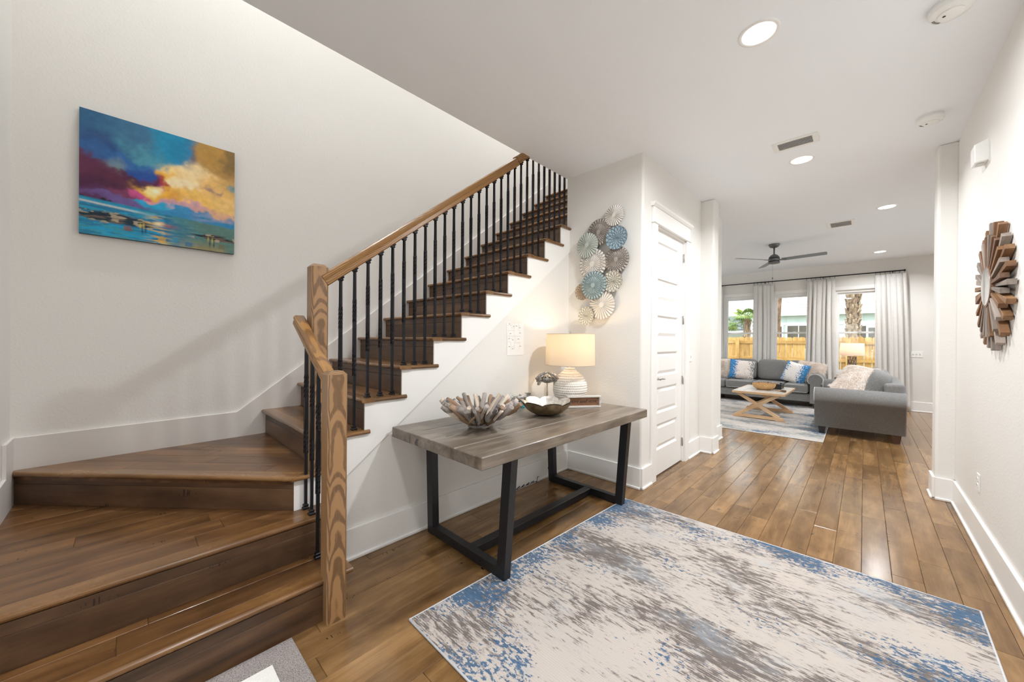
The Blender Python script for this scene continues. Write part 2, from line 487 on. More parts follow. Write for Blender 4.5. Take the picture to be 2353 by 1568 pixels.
base('baseboard_right', (.56, -1.8), (.56, 4.79), (-1, 0))
base('baseboard_right_end', (.445, 4.79), (.56, 4.79), (0, -1))
base('baseboard_right_end_side', (.445, 4.78), (.445, 5.0), (-1, 0))
base('baseboard_living', (-4.58, 10.6), (3.2, 10.6), (0, -1))
# skirt along the painting wall and landing
pts = [(-.435, .3), (.6, .40), (4.3, 3.2), (6.08, 3.4), (6.08, 3.645), (4.335, 3.645), (.592, .772), (-.435, .762)]
struct('baseboard_left', MB().prism(pts, 0, -3.44, -3.425), M_SKIRT, bevel=.002)
struct('baseboard_stair_end', MB().prism([(-3.44, .3), (-1.75, .1), (-1.75, .3), (-2.6, .56), (-3.235, .58), (-3.235, .762), (-3.44, .762)], 1, -.435, -.42), M_SKIRT, bevel=.002)

# ------------------------------------------------------------------ staircase
st = thing('staircase', 'dark maple staircase with winder steps rising along the painting wall', 'staircase', (-2.6, .3, 0))
def nosing(parent, p0, p1, depth, z, t=.026, name='nosing'):
    """rounded front board: p0->p1 is the front tip line, depth runs to the left of travel"""
    M, L = frame((*p0, z), (*p1, z))
    pr = []
    r = t/2
    for i in range(7):
        a = -math.pi/2-math.pi*i/6
        pr.append((r+r*math.cos(a), -r+r*math.sin(a)))
    pr += [(depth, 0), (depth, -t)]
    m = MB(); n = len(pr)
    m.rings([[(x, p[0], p[1]) for p in pr] for x in (0, L)], cap=True, smooth=False)
    return m.build(name, M_NOSE, parent, M, local=True)
def riser(k, p0, p1, z0, z1):
    """p0->p1 base line, visible side on the right of travel"""
    d = (Vector(p1)-Vector(p0)).normalized(); n = Vector((-d.y, d.x))  # left = behind
    zs = z1-.026-.045
    def plane(name, za, zb, off, parent):
        a = Vector(p0)+n*(.009+off); b = Vector(p1)+n*(.009+off)
        return board(name, (a.x, a.y, (za+zb)/2), (b.x, b.y, (za+zb)/2), .018, zb-za-.0012, M_RISER, parent, bevel=.0008)
    m = plane('riser', z0, zs, 0, st)
    plane('riser_strip', zs, z1-.026, .0006, m)
    return m
def tread_plank(parent, poly, z, ang):
    if len(poly) < 3: return
    a = sum(poly[i][0]*poly[(i+1) % len(poly)][1]-poly[(i+1) % len(poly)][0]*poly[i][1] for i in range(len(poly)))/2
    if abs(a) < .002: return
    if a < 0: poly = poly[::-1]
    plank_poly('plank', poly, z-.012, z, ang, M_TREAD, parent, .0012)
def strips(parent, poly, z, o, ang, w=.127, seed=0):
    """planks over a convex polygon: rows along ang starting at point o, cut to random lengths"""
    d = (math.cos(ang), math.sin(ang)); n = (-d[1], d[0]); rr = random.Random(seed)
    for i in range(12):
        b0 = n[0]*o[0]+n[1]*o[1]+i*w; b1 = b0+w
        q = clip_poly(clip_poly(poly, (-n[0], -n[1]), -(b0+.0005)), n, b1-.0005)
        if len(q) < 3: continue
        ts = [d[0]*p[0]+d[1]*p[1] for p in q]; lo, hi = min(ts), max(ts)
        cuts = [lo-.01]; c = lo+rr.uniform(.25, .9)
        while c < hi-.12: cuts.append(c); c += rr.uniform(.6, 1.2)
        cuts.append(hi+.01)
        for c0, c1 in zip(cuts, cuts[1:]):
            tread_plank(parent, clip_poly(clip_poly(q, (-d[0], -d[1]), -(c0+.0005)), d, c1-.0005), z, ang)
PY = math.pi/2
# step 1
X1, X2 = -1.852, -2.100
t1 = MB().prism([(-2.25, -.42), (X1, -.42), (X1, .758), (-2.25, .758)], 2, Zs[1]-.05, Zs[1]-.003).build('tread', M_TREAD, st)
nosing(t1, (-1.827, .79), (-1.827, -.42), .07, Zs[1]) if False else None
def nose_x(parent, x, ya, yb, z): return nosing(parent, (x, yb), (x, ya), -.085, z)
# helper with explicit inward direction
def nose(parent, a, b, inward, depth, z):
    """front tip line a->b; inward 2D unit vector"""
    d = (Vector(b)-Vector(a)).normalized(); left = Vector((-d.y, d.x))
    if left.dot(Vector(inward)) < 0: a, b = b, a
    return nosing(parent, a, b, depth, z)
nose(t1, (-1.827, -.42), (-1.827, .79), (-1, 0), .085, Zs[1])
strips(t1, [(-2.25, -.42), (-1.912, -.42), (-1.912, .758), (-2.25, .758)], Zs[1], (-1.912, 0), PY, seed=3)
riser(1, (X1, .755), (X1, -.42), 0, Zs[1])
# step 2 (platform)
A = Vector((-3.42, -.42)); B = Vector((-2.238, .64)); AB = (B-A).normalized(); NB = Vector((-AB.y, AB.x))   # NB: behind riser 3
t2 = MB().prism([(-3.42, -.42), (X2, -.42), (X2, .758), (-2.26, .775)], 2, Zs[2]-.05, Zs[2]-.003).build('tread', M_TREAD, st)
nose(t2, (-2.075, -.42), (-2.075, .79), (-1, 0), .085, Zs[2])
nose(t2, (-2.24, .79), (-2.078, .79), (0, -1), .05, Zs[2]-.0007)
strips(t2, [(-3.42, -.42), (-2.16, -.42), (-2.16, .758), (-2.26, .758), (-3.42, -.3)], Zs[2], (-2.16, 0), PY, seed=5)
riser(2, (X2, .755), (X2, -.42), Zs[1], Zs[2])
# step 3 (diagonal winder)
angAB = math.atan2(AB.y, AB.x)
t3 = MB().prism([(A.x, A.y), (B.x, B.y), (-2.24, .8), (XL, .8)], 2, Zs[3]-.05, Zs[3]-.003).build('tread', M_TREAD, st)
F = Vector((AB.y, -AB.x))*.028
nose(t3, (A.x+F.x-AB.x*.03, A.y+F.y-AB.y*.03), (B.x+F.x+.012, B.y+F.y+.012), (NB.x, NB.y), .0875, Zs[3])
nose(t3, (-2.208, .625), (-2.208, .81), (-1, 0), .06, Zs[3]-.0007)
a3 = A+NB*.057; b3 = B+NB*.057
strips(t3, [(a3.x, a3.y), (b3.x, b3.y), (-2.268, .70), (-2.268, .80), (XL, .80)], Zs[3], (a3.x, a3.y), angAB, seed=9)
tread_plank(t3, [(-2.30, .655), (-2.215, .63), (-2.215, .81), (-2.30, .81)], Zs[3]-.001, PY)
riser(3, (A.x, A.y), (B.x, B.y), Zs[2], Zs[3])
MB().box(-2.246, -2.236, .64, .80, Zs[2], Zs[3]-.026).build('side_panel', M_TRIM, st)['label'] = 'white panel at the open end of the winder step'
# flight
for k in range(4, 18):
    z = Zs[k]; y0, y1 = yr(k), yr(k+1)
    xr = XR if y0 < 3.2 else -2.265
    t = MB().box(XL, xr, y0+.02, y1+.02, z-.05, z-.003).build('tread', M_TREAD, st)
    nose(t, (XL, y0-.028), ((-2.336 if k == 4 else (-2.208 if y0 < 3.2 else xr)), y0-.028), (0, 1), .085, z)
    if y0 < 3.1:
        nose(t, (-2.208, (.84 if k == 4 else y0-.02)), (-2.208, min(y1+.028, 3.198)), (-1, 0), .06, z-.0007)
    xi = -2.268 if y0 < 3.2 else xr
    for a, b in ((y0+.057, y0+.184), (y0+.184, y1+.015)):
        cut = RND.uniform(XL+.3, xi-.3)
        for xa, xb in ((XL, cut-.0005), (cut+.0005, xi)):
            tread_plank(t, [(xa, a), (xb, a), (xb, b-.001), (xa, b-.001)], z, 0)
    riser(k, (XL, y0), (xr-.001, y0), Zs[k-1], z)
riser(18, (XL, yr(18)), (-2.265, yr(18)), Zs[17], Zs[18])
ld = MB().box(XL, -2.265, yr(18)+.02, 6.08, Z2-.3, Z2).build('landing', M_TREAD, st)
nose(ld, (XL, yr(18)-.028), (-2.265, yr(18)-.028), (0, 1), .085, Z2+.001)
# painted zig-zag skirt on the open side
pz = [(.80, line(.80)), (3.2, line(3.2))]
top = []
for k in range(4, 14):
    ya = max(yr(k), .80) if k > 4 else .80
    yb = min(yr(k+1), 3.2)
    if ya >= 3.2: break
    top += [(ya, Zs[k]-.0265), (yb, Zs[k]-.0265)]
pz += top[::-1]
MB().prism(pz, 0, -2.2395, -2.229).build('stringer_skirt', M_TRIM, st)['label'] = 'white painted zigzag skirt board along the open side'

# ------------------------------------------------------------------ stair railing
rl = thing('stair_railing', 'oak handrail and square newels with twisted black iron balusters on the stairs', 'railing', (-2.0, .74, 0))
def newel(x0, x1, y0, y1, z0, z1, nm='newel_post'):
    cx, cy, hw = (x0+x1)/2, (y0+y1)/2, (x1-x0)/2
    m = MB(); c = .009
    def ring(h, ch, z): return [(h, -h+ch, z), (h, h-ch, z), (h-ch, h, z), (-h+ch, h, z), (-h, h-ch, z), (-h, -h+ch, z), (-h+ch, -h, z), (h-ch, -h, z)]
    r = [ring(hw, c, z0), ring(hw, c, z1), ring(hw*.68, c*.6, z1+.016)]
    # local x vertical: map (x,y,z)->(z,?)
    Mx = Matrix(((0, 0, 1, cx), (0, 1, 0, cy), (-1, 0, 0, 0), (0, 0, 0, 1)))
    # columns: local x -> world -? build world verts and use matrix whose local x is world z
    Mw = Matrix(((0, 0, 1, cx), (0, 1, 0, cy), (1, 0, 0, z0), (0, 0, 0, 1)))
    Mw = Matrix(((0, 0, 1, cx), (0, -1, 0, cy), (1, 0, 0, z0), (0, 0, 0, 1)))
    m.rings([[(cx+p[0], cy+p[1], p[2]) for p in q] for q in r], smooth=False)
    return m.build(nm, M_OAK, rl, Mw)
newel(-1.874, -1.784, .650, .740, 0, 1.161)
newel(-2.337, -2.247, .728, .818, Zs[3]-.01, 1.741)
def handrail(p0, p1, name='handrail', w=.06, h=.066):
    """profiled rail, p0/p1: middle of top surface"""
    M, L = frame(p0, p1)
    s = [(-.018, 0), (.018, 0), (.027, -.006), (.030, -.018), (.026, -.030), (.0235, -.034), (.0265, -.040), (.0265, -.060), (.019, -.066), (-.019, -.066), (-.0265, -.060), (-.0265, -.040), (-.0235, -.034), (-.026, -.030), (-.030, -.018), (-.027, -.006)]
    m = MB(); m.rings([[(x, a*w/.06, b*h/.066) for a, b in s] for x in (0, L)], smooth=False)
    return m.build(name, M_RAIL, rl, M, local=True)
rz = lambda y: 1.726+.776*(y-.82)
handrail((-2.27, .775, rz(.775)), (-2.27, 2.40, rz(2.40)), h=.068)
handrail((-2.27, 2.40, rz(2.40)+.012), (-2.27, 3.19, rz(3.19)+.012), h=.068)
handrail((-1.865, .692, 1.155), (-2.335, .692, 1.462), h=.062)
def twist_bar(x, y, z0, z1, tz):
    """square bar with twisted zones tz [(a,b)..] in z"""
    zs = [z0]; 
    for a, b in tz:
        zs += [a+(b-a)*i/36 for i in range(37)]
    zs.append(z1)
    ang = 0.0; rs = []
    for i, z in enumerate(zs):
        inz = any(a-1e-6 <= z <= b+1e-6 for a, b in tz)
        if i and any(a-1e-6 <= zs[i-1] and z <= b+1e-6 for a, b in tz): ang += 2*math.pi*1.25/36
        h = .0066 if not inz else .0088
        r = h*1.414
        rs.append([(x+r*math.cos(ang+math.pi/4+q*math.pi/2), y+r*math.sin(ang+math.pi/4+q*math.pi/2), z) for q in range(4)])
    return MB().rings(rs, smooth=False)
def shoe(x, y, z, s=1):
    m = MB()
    sq = lambda h, zz: [(x+h, y-h, zz), (x+h, y+h, zz), (x-h, y+h, zz), (x-h, y-h, zz)]
    prof = [(.0155, 0), (.0155, .008), (.0105, .013), (.0105, .016), (.0125, .019), (.0125, .024), (.0085, .028)]
    m.rings([sq(h, z+s*d) for h, d in prof], smooth=False)
    return m
def baluster(x, y, zb, zt, slope=0):
    H = zt-zb
    b = twist_bar(x, y, zb, zt, [(zt-.345*H, zt-.205*H), (zt-.67*H, zt-.53*H)]).build('baluster', M_IRON, rl)
    shoe(x, y, zb).build('base_shoe', M_IRON, b)
    shoe(x, y, zt-.012, -1).build('top_collar', M_IRON, b)
    if slope:
        MB().prism([(y-.0125, zt-.014), (y+.0125, zt-.014), (y+.0125, zt+slope*.0125+.002), (y-.0125, zt-slope*.0125+.002)], 0, x-.0125, x+.0125).build('top_block', M_IRON, b)
    return b
for j in range(-1, 27):
    y = .978+.0838*j
    k = 4+int((y-yr(4))/.2525)
    if y > 3.16: break
    zt = rz(y)-.068 if y < 2.4 else rz(y)-.056
    baluster(-2.27, y, Zs[k], zt, .776)
for x, zb in ((-2.222, Zs[2]), (-2.128, Zs[2]), (-2.037, Zs[1])):
    zt = 1.155+(-1.865-x)*.6532-.064
    baluster(x, .694, zb, zt)
# ------------------------------------------------------------------ lamps of the house, plus added ones out of view
def can(x, y, z=HC, label=None, group=None, power=None, lit=True, r=.0775, spread=148):
    t = thing('recessed_light', label, 'ceiling light', (x, y, z-.006), group)
    pr = [(r+.02, z-.0005), (r+.0195, z-.004), (r+.012, z-.007), (r+.002, z-.0065), (r, z-.002)]
    MB().lathe(pr, (x, y), 40, cap=False).build('trim_ring', M_TRIM, t)
    MB().lathe([(r, z-.0035), (.0001, z-.0035)], (x, y), 40, cap=False).build('lens', emit_mat('lens_glow', (1, .98, .95, 1), 4.0), t)
    if lit:
        d = bpy.data.lights.new('can_lamp', 'AREA'); d.shape = 'DISK'; d.size = r*1.9; d.energy = power or CAN_POWER; d.color = (.962, .982, 1.0); d.spread = math.radians(spread)
        lo = bpy.data.objects.new('lamp', d); COL.objects.link(lo)
        place(lo, Matrix.Translation((x, y, z-.012)), t)
    return t
can(-.43, 2.388, power=CAN_POWER*1.75, spread=172, label='large round recessed ceiling light nearest the staircase, top centre right')
can(-.432, 4.315, label='round recessed ceiling light just beyond the hall ceiling vent')
can(.191, 6.52, label='round recessed ceiling light in the living room nearest the right wall end')
can(.2, 9.65, label='small farthest recessed ceiling light above the curtain rod')
for x, y in ((-.43, .45), (-.43, -1.2)):  # unseen foyer cans continuing the row, added to even out the light
    can(x, y, label='added unseen ceiling light behind the camera, %s the front door' % ('nearest' if y < 0 else 'farther from'), power=CAN_POWER*.62)
for x, y in ((2.0, 6.52), (2.0, 9.6), (-3.7, 7.2), (-3.7, 9.4)):  # cans added out of sight to brighten the living room
    can(x, y, label='added ceiling light out of sight in the %s %s corner of the living room' % ('right' if x > 0 else 'left', 'back' if y > 9 else 'near'))
for y in (.6, 3.6):  # upstairs cans never in view, added to light the stairwell
    can(-2.85, y, 6.0, label='added unseen light high over the %s of the stairwell' % ('bottom' if y < 2 else 'top'), power=CAN_POWER*1.3)

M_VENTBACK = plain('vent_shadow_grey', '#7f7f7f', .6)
def vent(x0, x1, y0, y1, label, rows=7):
    t = thing('ceiling_vent', label, 'air vent', ((x0+x1)/2, (y0+y1)/2, HC-.01))
    b = .028; z = HC
    m = MB()
    for q in ((x0, x1, y0, y0+b), (x0, x1, y1-b, y1), (x0, x0+b+.01, y0+b, y1-b), (x1-b-.01, x1, y0+b, y1-b)):
        m.box(q[0], q[1], q[2], q[3], z-.008, z-.0002)
    m.build('frame', M_TRIM, t, bevel=.002)
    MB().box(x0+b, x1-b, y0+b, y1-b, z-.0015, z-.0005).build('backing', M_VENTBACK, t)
    for i in range(rows):
        y = y0+b+(y1-y0-2*b)*(i+.5)/rows
        board('slat', (x0+b, y, z-.006), (x1-b, y, z-.006), .009, .0016, M_TRIM, t, up=(0, -.6, .8), bevel=0)
vent(-.59, -.283, 3.82, 4.012, 'white slotted ceiling air vent beside the hall recessed light')
vent(-.40, -.105, 6.87, 7.19, 'white ceiling air vent farther back in the living room', 8)

def detector(x, y, r, label):
    z = HC
    t = thing('smoke_detector', label, 'smoke detector', (x, y, z-.05))
    MB().lathe([(r*.93, z-.0004), (r*.93, z-.012), (r, z-.014), (r, z-.034), (r*.92, z-.045), (r*.55, z-.05), (.0001, z-.05)], (x, y), 40, cap=False).build('housing', M_PLASTIC, t)
    MB().lathe([(r*.60, z-.0497), (r*.60, z-.054), (r*.55, z-.056), (.0001, z-.056)], (x, y), 32, cap=False).build('cover', M_PLASTIC, t)
    for i in range(5):
        a = 2.2+i*.16
        board('slot', (x+r*.7*math.cos(a), y+r*.7*math.sin(a), z-.0482), (x+r*.84*math.cos(a), y+r*.84*math.sin(a), z-.0462), .004, .002, M_DARKSLOT, t, bevel=0)
    MB().lathe([(.006, z-.0555), (.006, z-.058), (.0001, z-.058)], (x-r*.3, y-r*.1), 10, cap=False).build('test_button', M_DARKSLOT, t)
detector(.30, 2.83, .078, 'white round smoke detector cut by the top edge of the picture')
detector(.345, 4.13, .07, 'white round smoke detector near the right wall, whole in view')

# ------------------------------------------------------------------ closet door
dr = MB()
P = [(2.105, 2.305), (1.722, 1.944), (1.36, 1.583), (.986, 1.223), (.618, .874), (.257, .512)]
dm = wall_grid(0, -1.502, -1.466, (3.497, 4.272), (.012, 2.425), [(3.60, 4.14, a, b) for a, b in P])
door = dm.build('door_1', M_DOOR, None, bevel=0); door['kind'] = 'structure'
tag(door, 'tall white six panel closet door with lever handle')
def panel(y0, y1, z0, z1):
    m = MB(); x = -1.466
    R = lambda d, xx: [(xx, y0+d, z0+d), (xx, y1-d, z0+d), (xx, y1-d, z1-d), (xx, y0+d, z1-d)]
    m.rings([R(0, x-.0005), R(.012, x-.012), R(.02, x-.014), R(.05, x-.004), R(.054, x-.004)], cap=False, smooth=False)
    m.add(R(.054, x-.004), [(0, 1, 2, 3)])
    return m.build('panel', M_DOOR, door)
for a, b in P: panel(3.60, 4.14, a, b)
h = MB().lathe([(.032, 0), (.032, .006), (.027, .012), (.012, .014), (.010, .045), (.013, .055), (.0001, .056)], n=24)
Mh = Matrix.Translation((-1.466, 3.553, .965)) @ Matrix.Rotation(math.pi/2, 4, 'Y')
hd = h.build('handle', M_STEEL, door, Mh, local=True)
MB().tube([(-1.415, 3.553, .965), (-1.412, 3.58, .967), (-1.412, 3.62, .962), (-1.414, 3.665, .957)], [.009, .0085, .007, .006], 10).build('lever', M_STEEL, hd)
for z in (.29, .90, 1.49, 2.10):
    z = .22+(z-.29)*1.12
    hg = MB().box(-1.467, -1.452, 4.268, 4.29, z-.045, z+.045).build('hinge', M_STEEL, door, bevel=.001)
    MB().lathe([(.0065, z-.05), (.0065, z+.05), (.0001, z+.054)], (-1.449, 4.279), 12).build('hinge_pin', M_STEEL, hg)
# casing with a craftsman header
cs = MB()
c1 = struct('trim_1', MB().box(-1.44, -1.418, 3.392, 3.487, 0, 2.435), M_TRIM, bevel=.003)
MB().box(-1.44, -1.418, 4.283, 4.378, 0, 2.435).build('casing', M_TRIM, c1, bevel=.003)
MB().box(-1.56, -1.44, 3.4855, 3.4965, 0, 2.434).build('jamb', M_TRIM, c1)
MB().box(-1.56, -1.44, 4.2735, 4.2845, 0, 2.434).build('jamb', M_TRIM, c1)
MB().box(-1.56, -1.44, 3.4855, 4.2845, 2.424, 2.4345).build('jamb', M_TRIM, c1)
MB().box(-1.44, -1.408, 3.378, 4.392, 2.435, 2.452).build('header_bead', M_TRIM, c1, bevel=.006, seg=2)
MB().box(-1.44, -1.418, 3.392, 4.378, 2.452, 2.588).build('header_board', M_TRIM, c1, bevel=.002)
MB().prism([(-1.44, 2.588), (-1.412, 2.588), (-1.396, 2.606), (-1.392, 2.622), (-1.44, 2.622)], 1, 3.362, 4.408).build('header_crown', M_TRIM, c1)
MB().box(-1.59, -1.455, 3.49, 4.28, -.01, .004).build('threshold', M_RISER, c1)
# closet interior floor is shared; back panel keeps the closet dark
struct('wall_closet_back', MB().box(-2.16, -1.62, 4.9, 5.0, 0, HC), M_WALL)

# doorstop on the far baseboard
ds = thing('doorstop', 'white spring doorstop on the baseboard past the closet door', 'doorstop', (-1.36, 5.2, .1))
MB().tube([(-1.412, 5.15, .105), (-1.36, 5.15, .105)], .006, 10).build('rod', M_TRIM, ds)
MB().tube([(-1.36, 5.15, .105), (-1.338, 5.15, .105)], .011, 12).build('bumper', M_TRIM, ds)

# switch plates, outlet, door chime
def plate(name, label, cat, c, nrm, w, h, toggles, kind):
    """c: centre on the wall, nrm axis: 'x-','y-','x+'"""
    rot = {'y-': 0, 'x+': math.pi/2, 'x-': -math.pi/2}[nrm]
    M = Matrix.Translation(c) @ Matrix.Rotation(rot, 4, 'Z')    # local -y faces the room
    t = bpy.data.objects.new(name, None); COL.objects.link(t); place(t, M); tag(t, label, cat)
    MB().box(-w/2, w/2, -.006, 0, -h/2, h/2).build('cover_plate', M_PLASTIC, t, M, bevel=.003, seg=2, local=True)
    for i in range(toggles):
        x = (i-(toggles-1)/2)*.046
        if kind == 'switch':
            MB().box(x-.005, x+.005, -.018, -.006, -.003, .012).build('toggle', M_PLASTIC, t, M, bevel=.002, local=True)
            MB().box(x-.008, x+.008, -.0075, -.006, -.016, .016).build('toggle_slot', plain('plate_shadow_grey', '#c4c4c2', .5), t, M, local=True)
        else:
            for zz in (-.02, .02):
                f = MB().prism([(x-.0165, zz-.0085), (x-.010, zz-.0145), (x+.010, zz-.0145), (x+.0165, zz-.0085), (x+.0165, zz+.0085), (x+.010, zz+.0145), (x-.010, zz+.0145), (x-.0165, zz+.0085)], 1, -.0085, -.006).build('socket', M_PLASTIC, t, M, bevel=.001, local=True)
                for dx in (-.006, .006):
                    MB().box(x+dx-.001, x+dx+.001, -.0088, -.0084, zz-.002, zz+.006).build('slot', M_DARKSLOT, f, M, local=True)
    return t
plate('light_switch', 'white three toggle switch plate on the far living room wall', 'switch', (.735, 10.6, 1.11), 'y-', .165, .116, 3, 'switch')
plate('light_switch', 'white switch plate half hidden behind the closet door casing', 'switch', (-1.44, 4.47, 1.157), 'x+', .07, .116, 1, 'switch')
plate('wall_outlet', 'white double power outlet low on the right hall wall', 'outlet', (.56, 3.93, .405), 'x-', .072, .116, 1, 'outlet')
ch = thing('door_chime', 'white boxy door chime high on the right hall wall', 'door chime', (.53, 3.80, 2.50))
MB().prism([(.56, 2.49), (.503, 2.485), (.500, 2.60), (.56, 2.625)], 1, 3.745, 3.865).build('cover', M_PLASTIC, ch, bevel=.004, seg=2)
MB().box(.515, .545, 3.775, 3.835, 2.4835, 2.4845).build('speaker_grille', plain('grille_grey', '#d5d5d3', .6), ch)
MB().box(.5585, .5600, 3.742, 3.868, 2.48, 2.63).build('back_plate', M_TRIM, ch)

# ------------------------------------------------------------------ painting on the stair wall
def paint_canvas():
    n = 230; rs = np.random.RandomState(5)
    u, v = np.meshgrid(np.linspace(0, 1, n+1), np.linspace(0, 1, n+1), indexing='ij')   # u right, v up
    def fbm(fu, fv, seed, oct=5):
        r = np.random.RandomState(seed); out = np.zeros_like(u); amp = 1; tot = 0
        for o_ in range(oct):
            gu, gv = int(fu*2**o_)+2, int(fv*2**o_)+2
            g = r.rand(gu+1, gv+1)
            x = u*(gu-1); y = v*(gv-1); i = np.minimum(x.astype(int), gu-1); j = np.minimum(y.astype(int), gv-1)
            a = x-i; b = y-j; a = a*a*(3-2*a); b = b*b*(3-2*b)
            out += amp*(g[i, j]*(1-a)*(1-b)+g[i+1, j]*a*(1-b)+g[i, j+1]*(1-a)*b+g[i+1, j+1]*a*b); tot += amp; amp *= .55
        return out/tot
    w1 = (fbm(4, 4, 1)-.5); w2 = (fbm(4, 4, 2)-.5); w3 = fbm(3, 14, 3)-.5
    sky = v > .29
    h1 = fbm(13, 13, 41, 3)-.5; h2 = fbm(13, 13, 42, 3)-.5
    U = u+(w1*.26+h1*.10)*sky; Vv = v+(w2*.22+h2*.08)*sky
    C = np.zeros(u.shape+(3,)); wt = np.zeros(u.shape)
    blobs = [  # u, v(up), ru, rv, colour, weight
        (.06,.95,.22,.14,'#2d5f86',1),(.25,.90,.2,.12,'#3a6c8e',1),(.12,.80,.16,.10,'#2c4f80',1.1),(.22,.74,.10,.06,'#1f3f7c',1.2),(.36,.76,.16,.10,'#4d93a8',1.2),
        (.52,.86,.14,.12,'#1586ae',1.5),(.62,.84,.10,.1,'#177fae',1.3),(.70,.80,.07,.1,'#584a5c',1.1),(.86,.86,.16,.14,'#b38a44',1.2),(.97,.88,.08,.12,'#6d5b3a',1.1),
        (.10,.68,.16,.06,'#2e5d94',1.2),(.28,.64,.14,.06,'#2a62a2',1.4),(.36,.58,.09,.05,'#1d4c98',1.5),(.22,.60,.10,.05,'#72888e',1.1),
        (.05,.56,.13,.07,'#5c2a48',1.6),(.16,.50,.18,.05,'#59263f',1.8),(.08,.44,.2,.05,'#4a2140',1.8),(.30,.50,.12,.04,'#44233f',1.5),(.22,.38,.12,.04,'#7a3a5c',1.2),(.06,.36,.12,.05,'#50264e',1.5),
        (.48,.55,.05,.05,'#9a2f3f',2.4),(.55,.52,.04,.04,'#b5442f',2.0),(.44,.53,.05,.04,'#5a2148',2.0),(.47,.50,.03,.03,'#b23a86',1.6),
        (.52,.60,.09,.04,'#f0b429',2.0),(.62,.62,.14,.10,'#f2d08a',1.8),(.70,.66,.13,.12,'#f6dfae',2.0),(.66,.56,.1,.07,'#fbe9c4',2.0),(.80,.60,.16,.14,'#e2b469',1.8),(.92,.66,.1,.12,'#b79257',1.5),(.90,.74,.12,.08,'#a07a42',1.3),
        (.94,.60,.05,.03,'#4d8c9a',2.6),(.82,.54,.03,.03,'#77607a',1.8),(.88,.46,.16,.08,'#e5bd74',1.7),(.70,.46,.15,.06,'#eebf62',1.7),(.45,.46,.15,.04,'#e9b03c',1.9),(.43,.47,.05,.03,'#ffe9a8',2.6),(.58,.44,.08,.03,'#d7953c',1.7),
        (.33,.42,.06,.03,'#c4508c',1.9),(.42,.38,.05,.03,'#d99a9c',1.5),(.60,.37,.14,.04,'#c99aa8',1.6),(.80,.36,.16,.04,'#d3a488',1.5),
        (.45,.345,.13,.028,'#1aa0cb',3.0),(.36,.355,.06,.02,'#2a9fcf',2.4),(.20,.33,.2,.03,'#6a5590',1.9),(.62,.30,.13,.03,'#2f86b8',2.2),(.82,.30,.2,.03,'#7f8fb0',1.5),(.93,.27,.14,.03,'#2a7fb0',1.8)]
    for bu, bv, ru, rv, c, k in blobs:
        g = (k*np.exp(-(((U-bu)/ru)**2+((Vv-bv)/rv)**2)))**2.4
        C += g[..., None]*np.array(lin(c)[:3]); wt += g
    C = C/np.maximum(wt, 1e-4)[..., None]
    # sun glint
    g = np.exp(-(((u-.44)/.025)**2+((v-.455)/.022)**2)); C = C*(1-g[..., None])+g[..., None]*np.array(lin('#fff4d0')[:3])
    # shore and water: horizontal streaks
    hz = .30-.06*u+.01*w1
    st_ = fbm(5, 60, 11, 4); st2 = fbm(9, 90, 12, 3); st3 = fbm(14, 40, 13, 3); big = fbm(4, 9, 14, 3)
    Wc = np.zeros_like(C); pal = ['#17688f', '#12a0c4', '#1f3a5c', '#14181c', '#8a8a6a', '#c7a348', '#3e6f74', '#2a2a2a', '#1d86b0']
    wsel = np.zeros(u.shape)
    depth = np.clip((hz-v)/hz.max(), 0, 1)
    def put(mask, c, a=1.0):
        m = np.clip(mask, 0, 1)*a; Wc[:] = Wc*(1-m[..., None])+m[..., None]*np.array(lin(c)[:3])
    sm = lambda x, a, b: np.clip((x-a)/(b-a), 0, 1)
    Wc[:] = np.array(lin('#1c7299')[:3])
    put(sm(st_, .5, .56)*(u < .5), '#1593bd'); put(sm(st2, .55, .6), '#3f8f9c', .7); put(sm(u+.3*w3, .5, .75), '#5c7a66', .8)
    put(sm(depth, .55, .9)*sm(u, .45, .7)*sm(big, .45, .6), '#a98c45', .8)
    put(sm(depth, .8, 1)*sm(u, .7, .95), '#3c3322', .8)
    isl = np.exp(-(((u-.22)/.26)**2+((v-.155-.03*(.3-u))/.05)**2))+.9*np.exp(-(((u-.86)/.18)**2+((v-.12)/.035)**2))
    put(sm(isl+.8*(st_-.5)+.5*(st3-.5), .42, .6), '#15161a', .92)
    put(sm(isl, .3, .5)*sm(st2, .58, .64), '#6d5a52', .8); put(sm(isl, .2, .4)*sm(st3, .62, .68), '#b7aa8e', .7)
    put(np.exp(-(((u-.46)/.06)**2))*sm(st2, .42, .55)*sm(depth, .05, .2), '#e8b64a', .85)
    put(np.exp(-(((u-.46)/.03)**2+((v-.17)/.02)**2)), '#fff0c0', .9); put(np.exp(-(((u-.52)/.06)**2+((v-.165)/.015)**2)), '#a8452e', .6)
    put(np.exp(-((v-hz+.035)/.009)**2)*sm(.45-u, 0, .2), '#d9dcd4', .8); put(np.exp(-((v-hz+.015)/.012)**2)*sm(.5-u, 0, .2), '#178fb6', .8)
    for bx, by in ((.345, .13), (.365, .14), (.80, .105), (.83, .10)):
        put(np.exp(-(((u-bx)/.006)**2+((v-by)/.022)**2)), '#c9b44a', .8); put(np.exp(-(((u-bx-.012)/.006)**2+((v-by+.04)/.03)**2)), '#1b1c1a', .8)
    for bx, by, c in ((.27, .09, '#8a4a2c'), (.66, .03, '#2f6f9e'), (.48, .04, '#c49a3c'), (.57, .05, '#2a88a8'), (.9, .05, '#6d6440')):
        put((np.abs(u-bx) < .025)*(np.abs(v-by) < .02), c, .7)
    m = sm(hz-v, -.006, .006)[..., None]
    C = C*(1-m)+Wc*m
    # brush texture
    br = fbm(30, 30, 21, 3)-.5; C = 1.12*C*(1+.35*br[..., None])
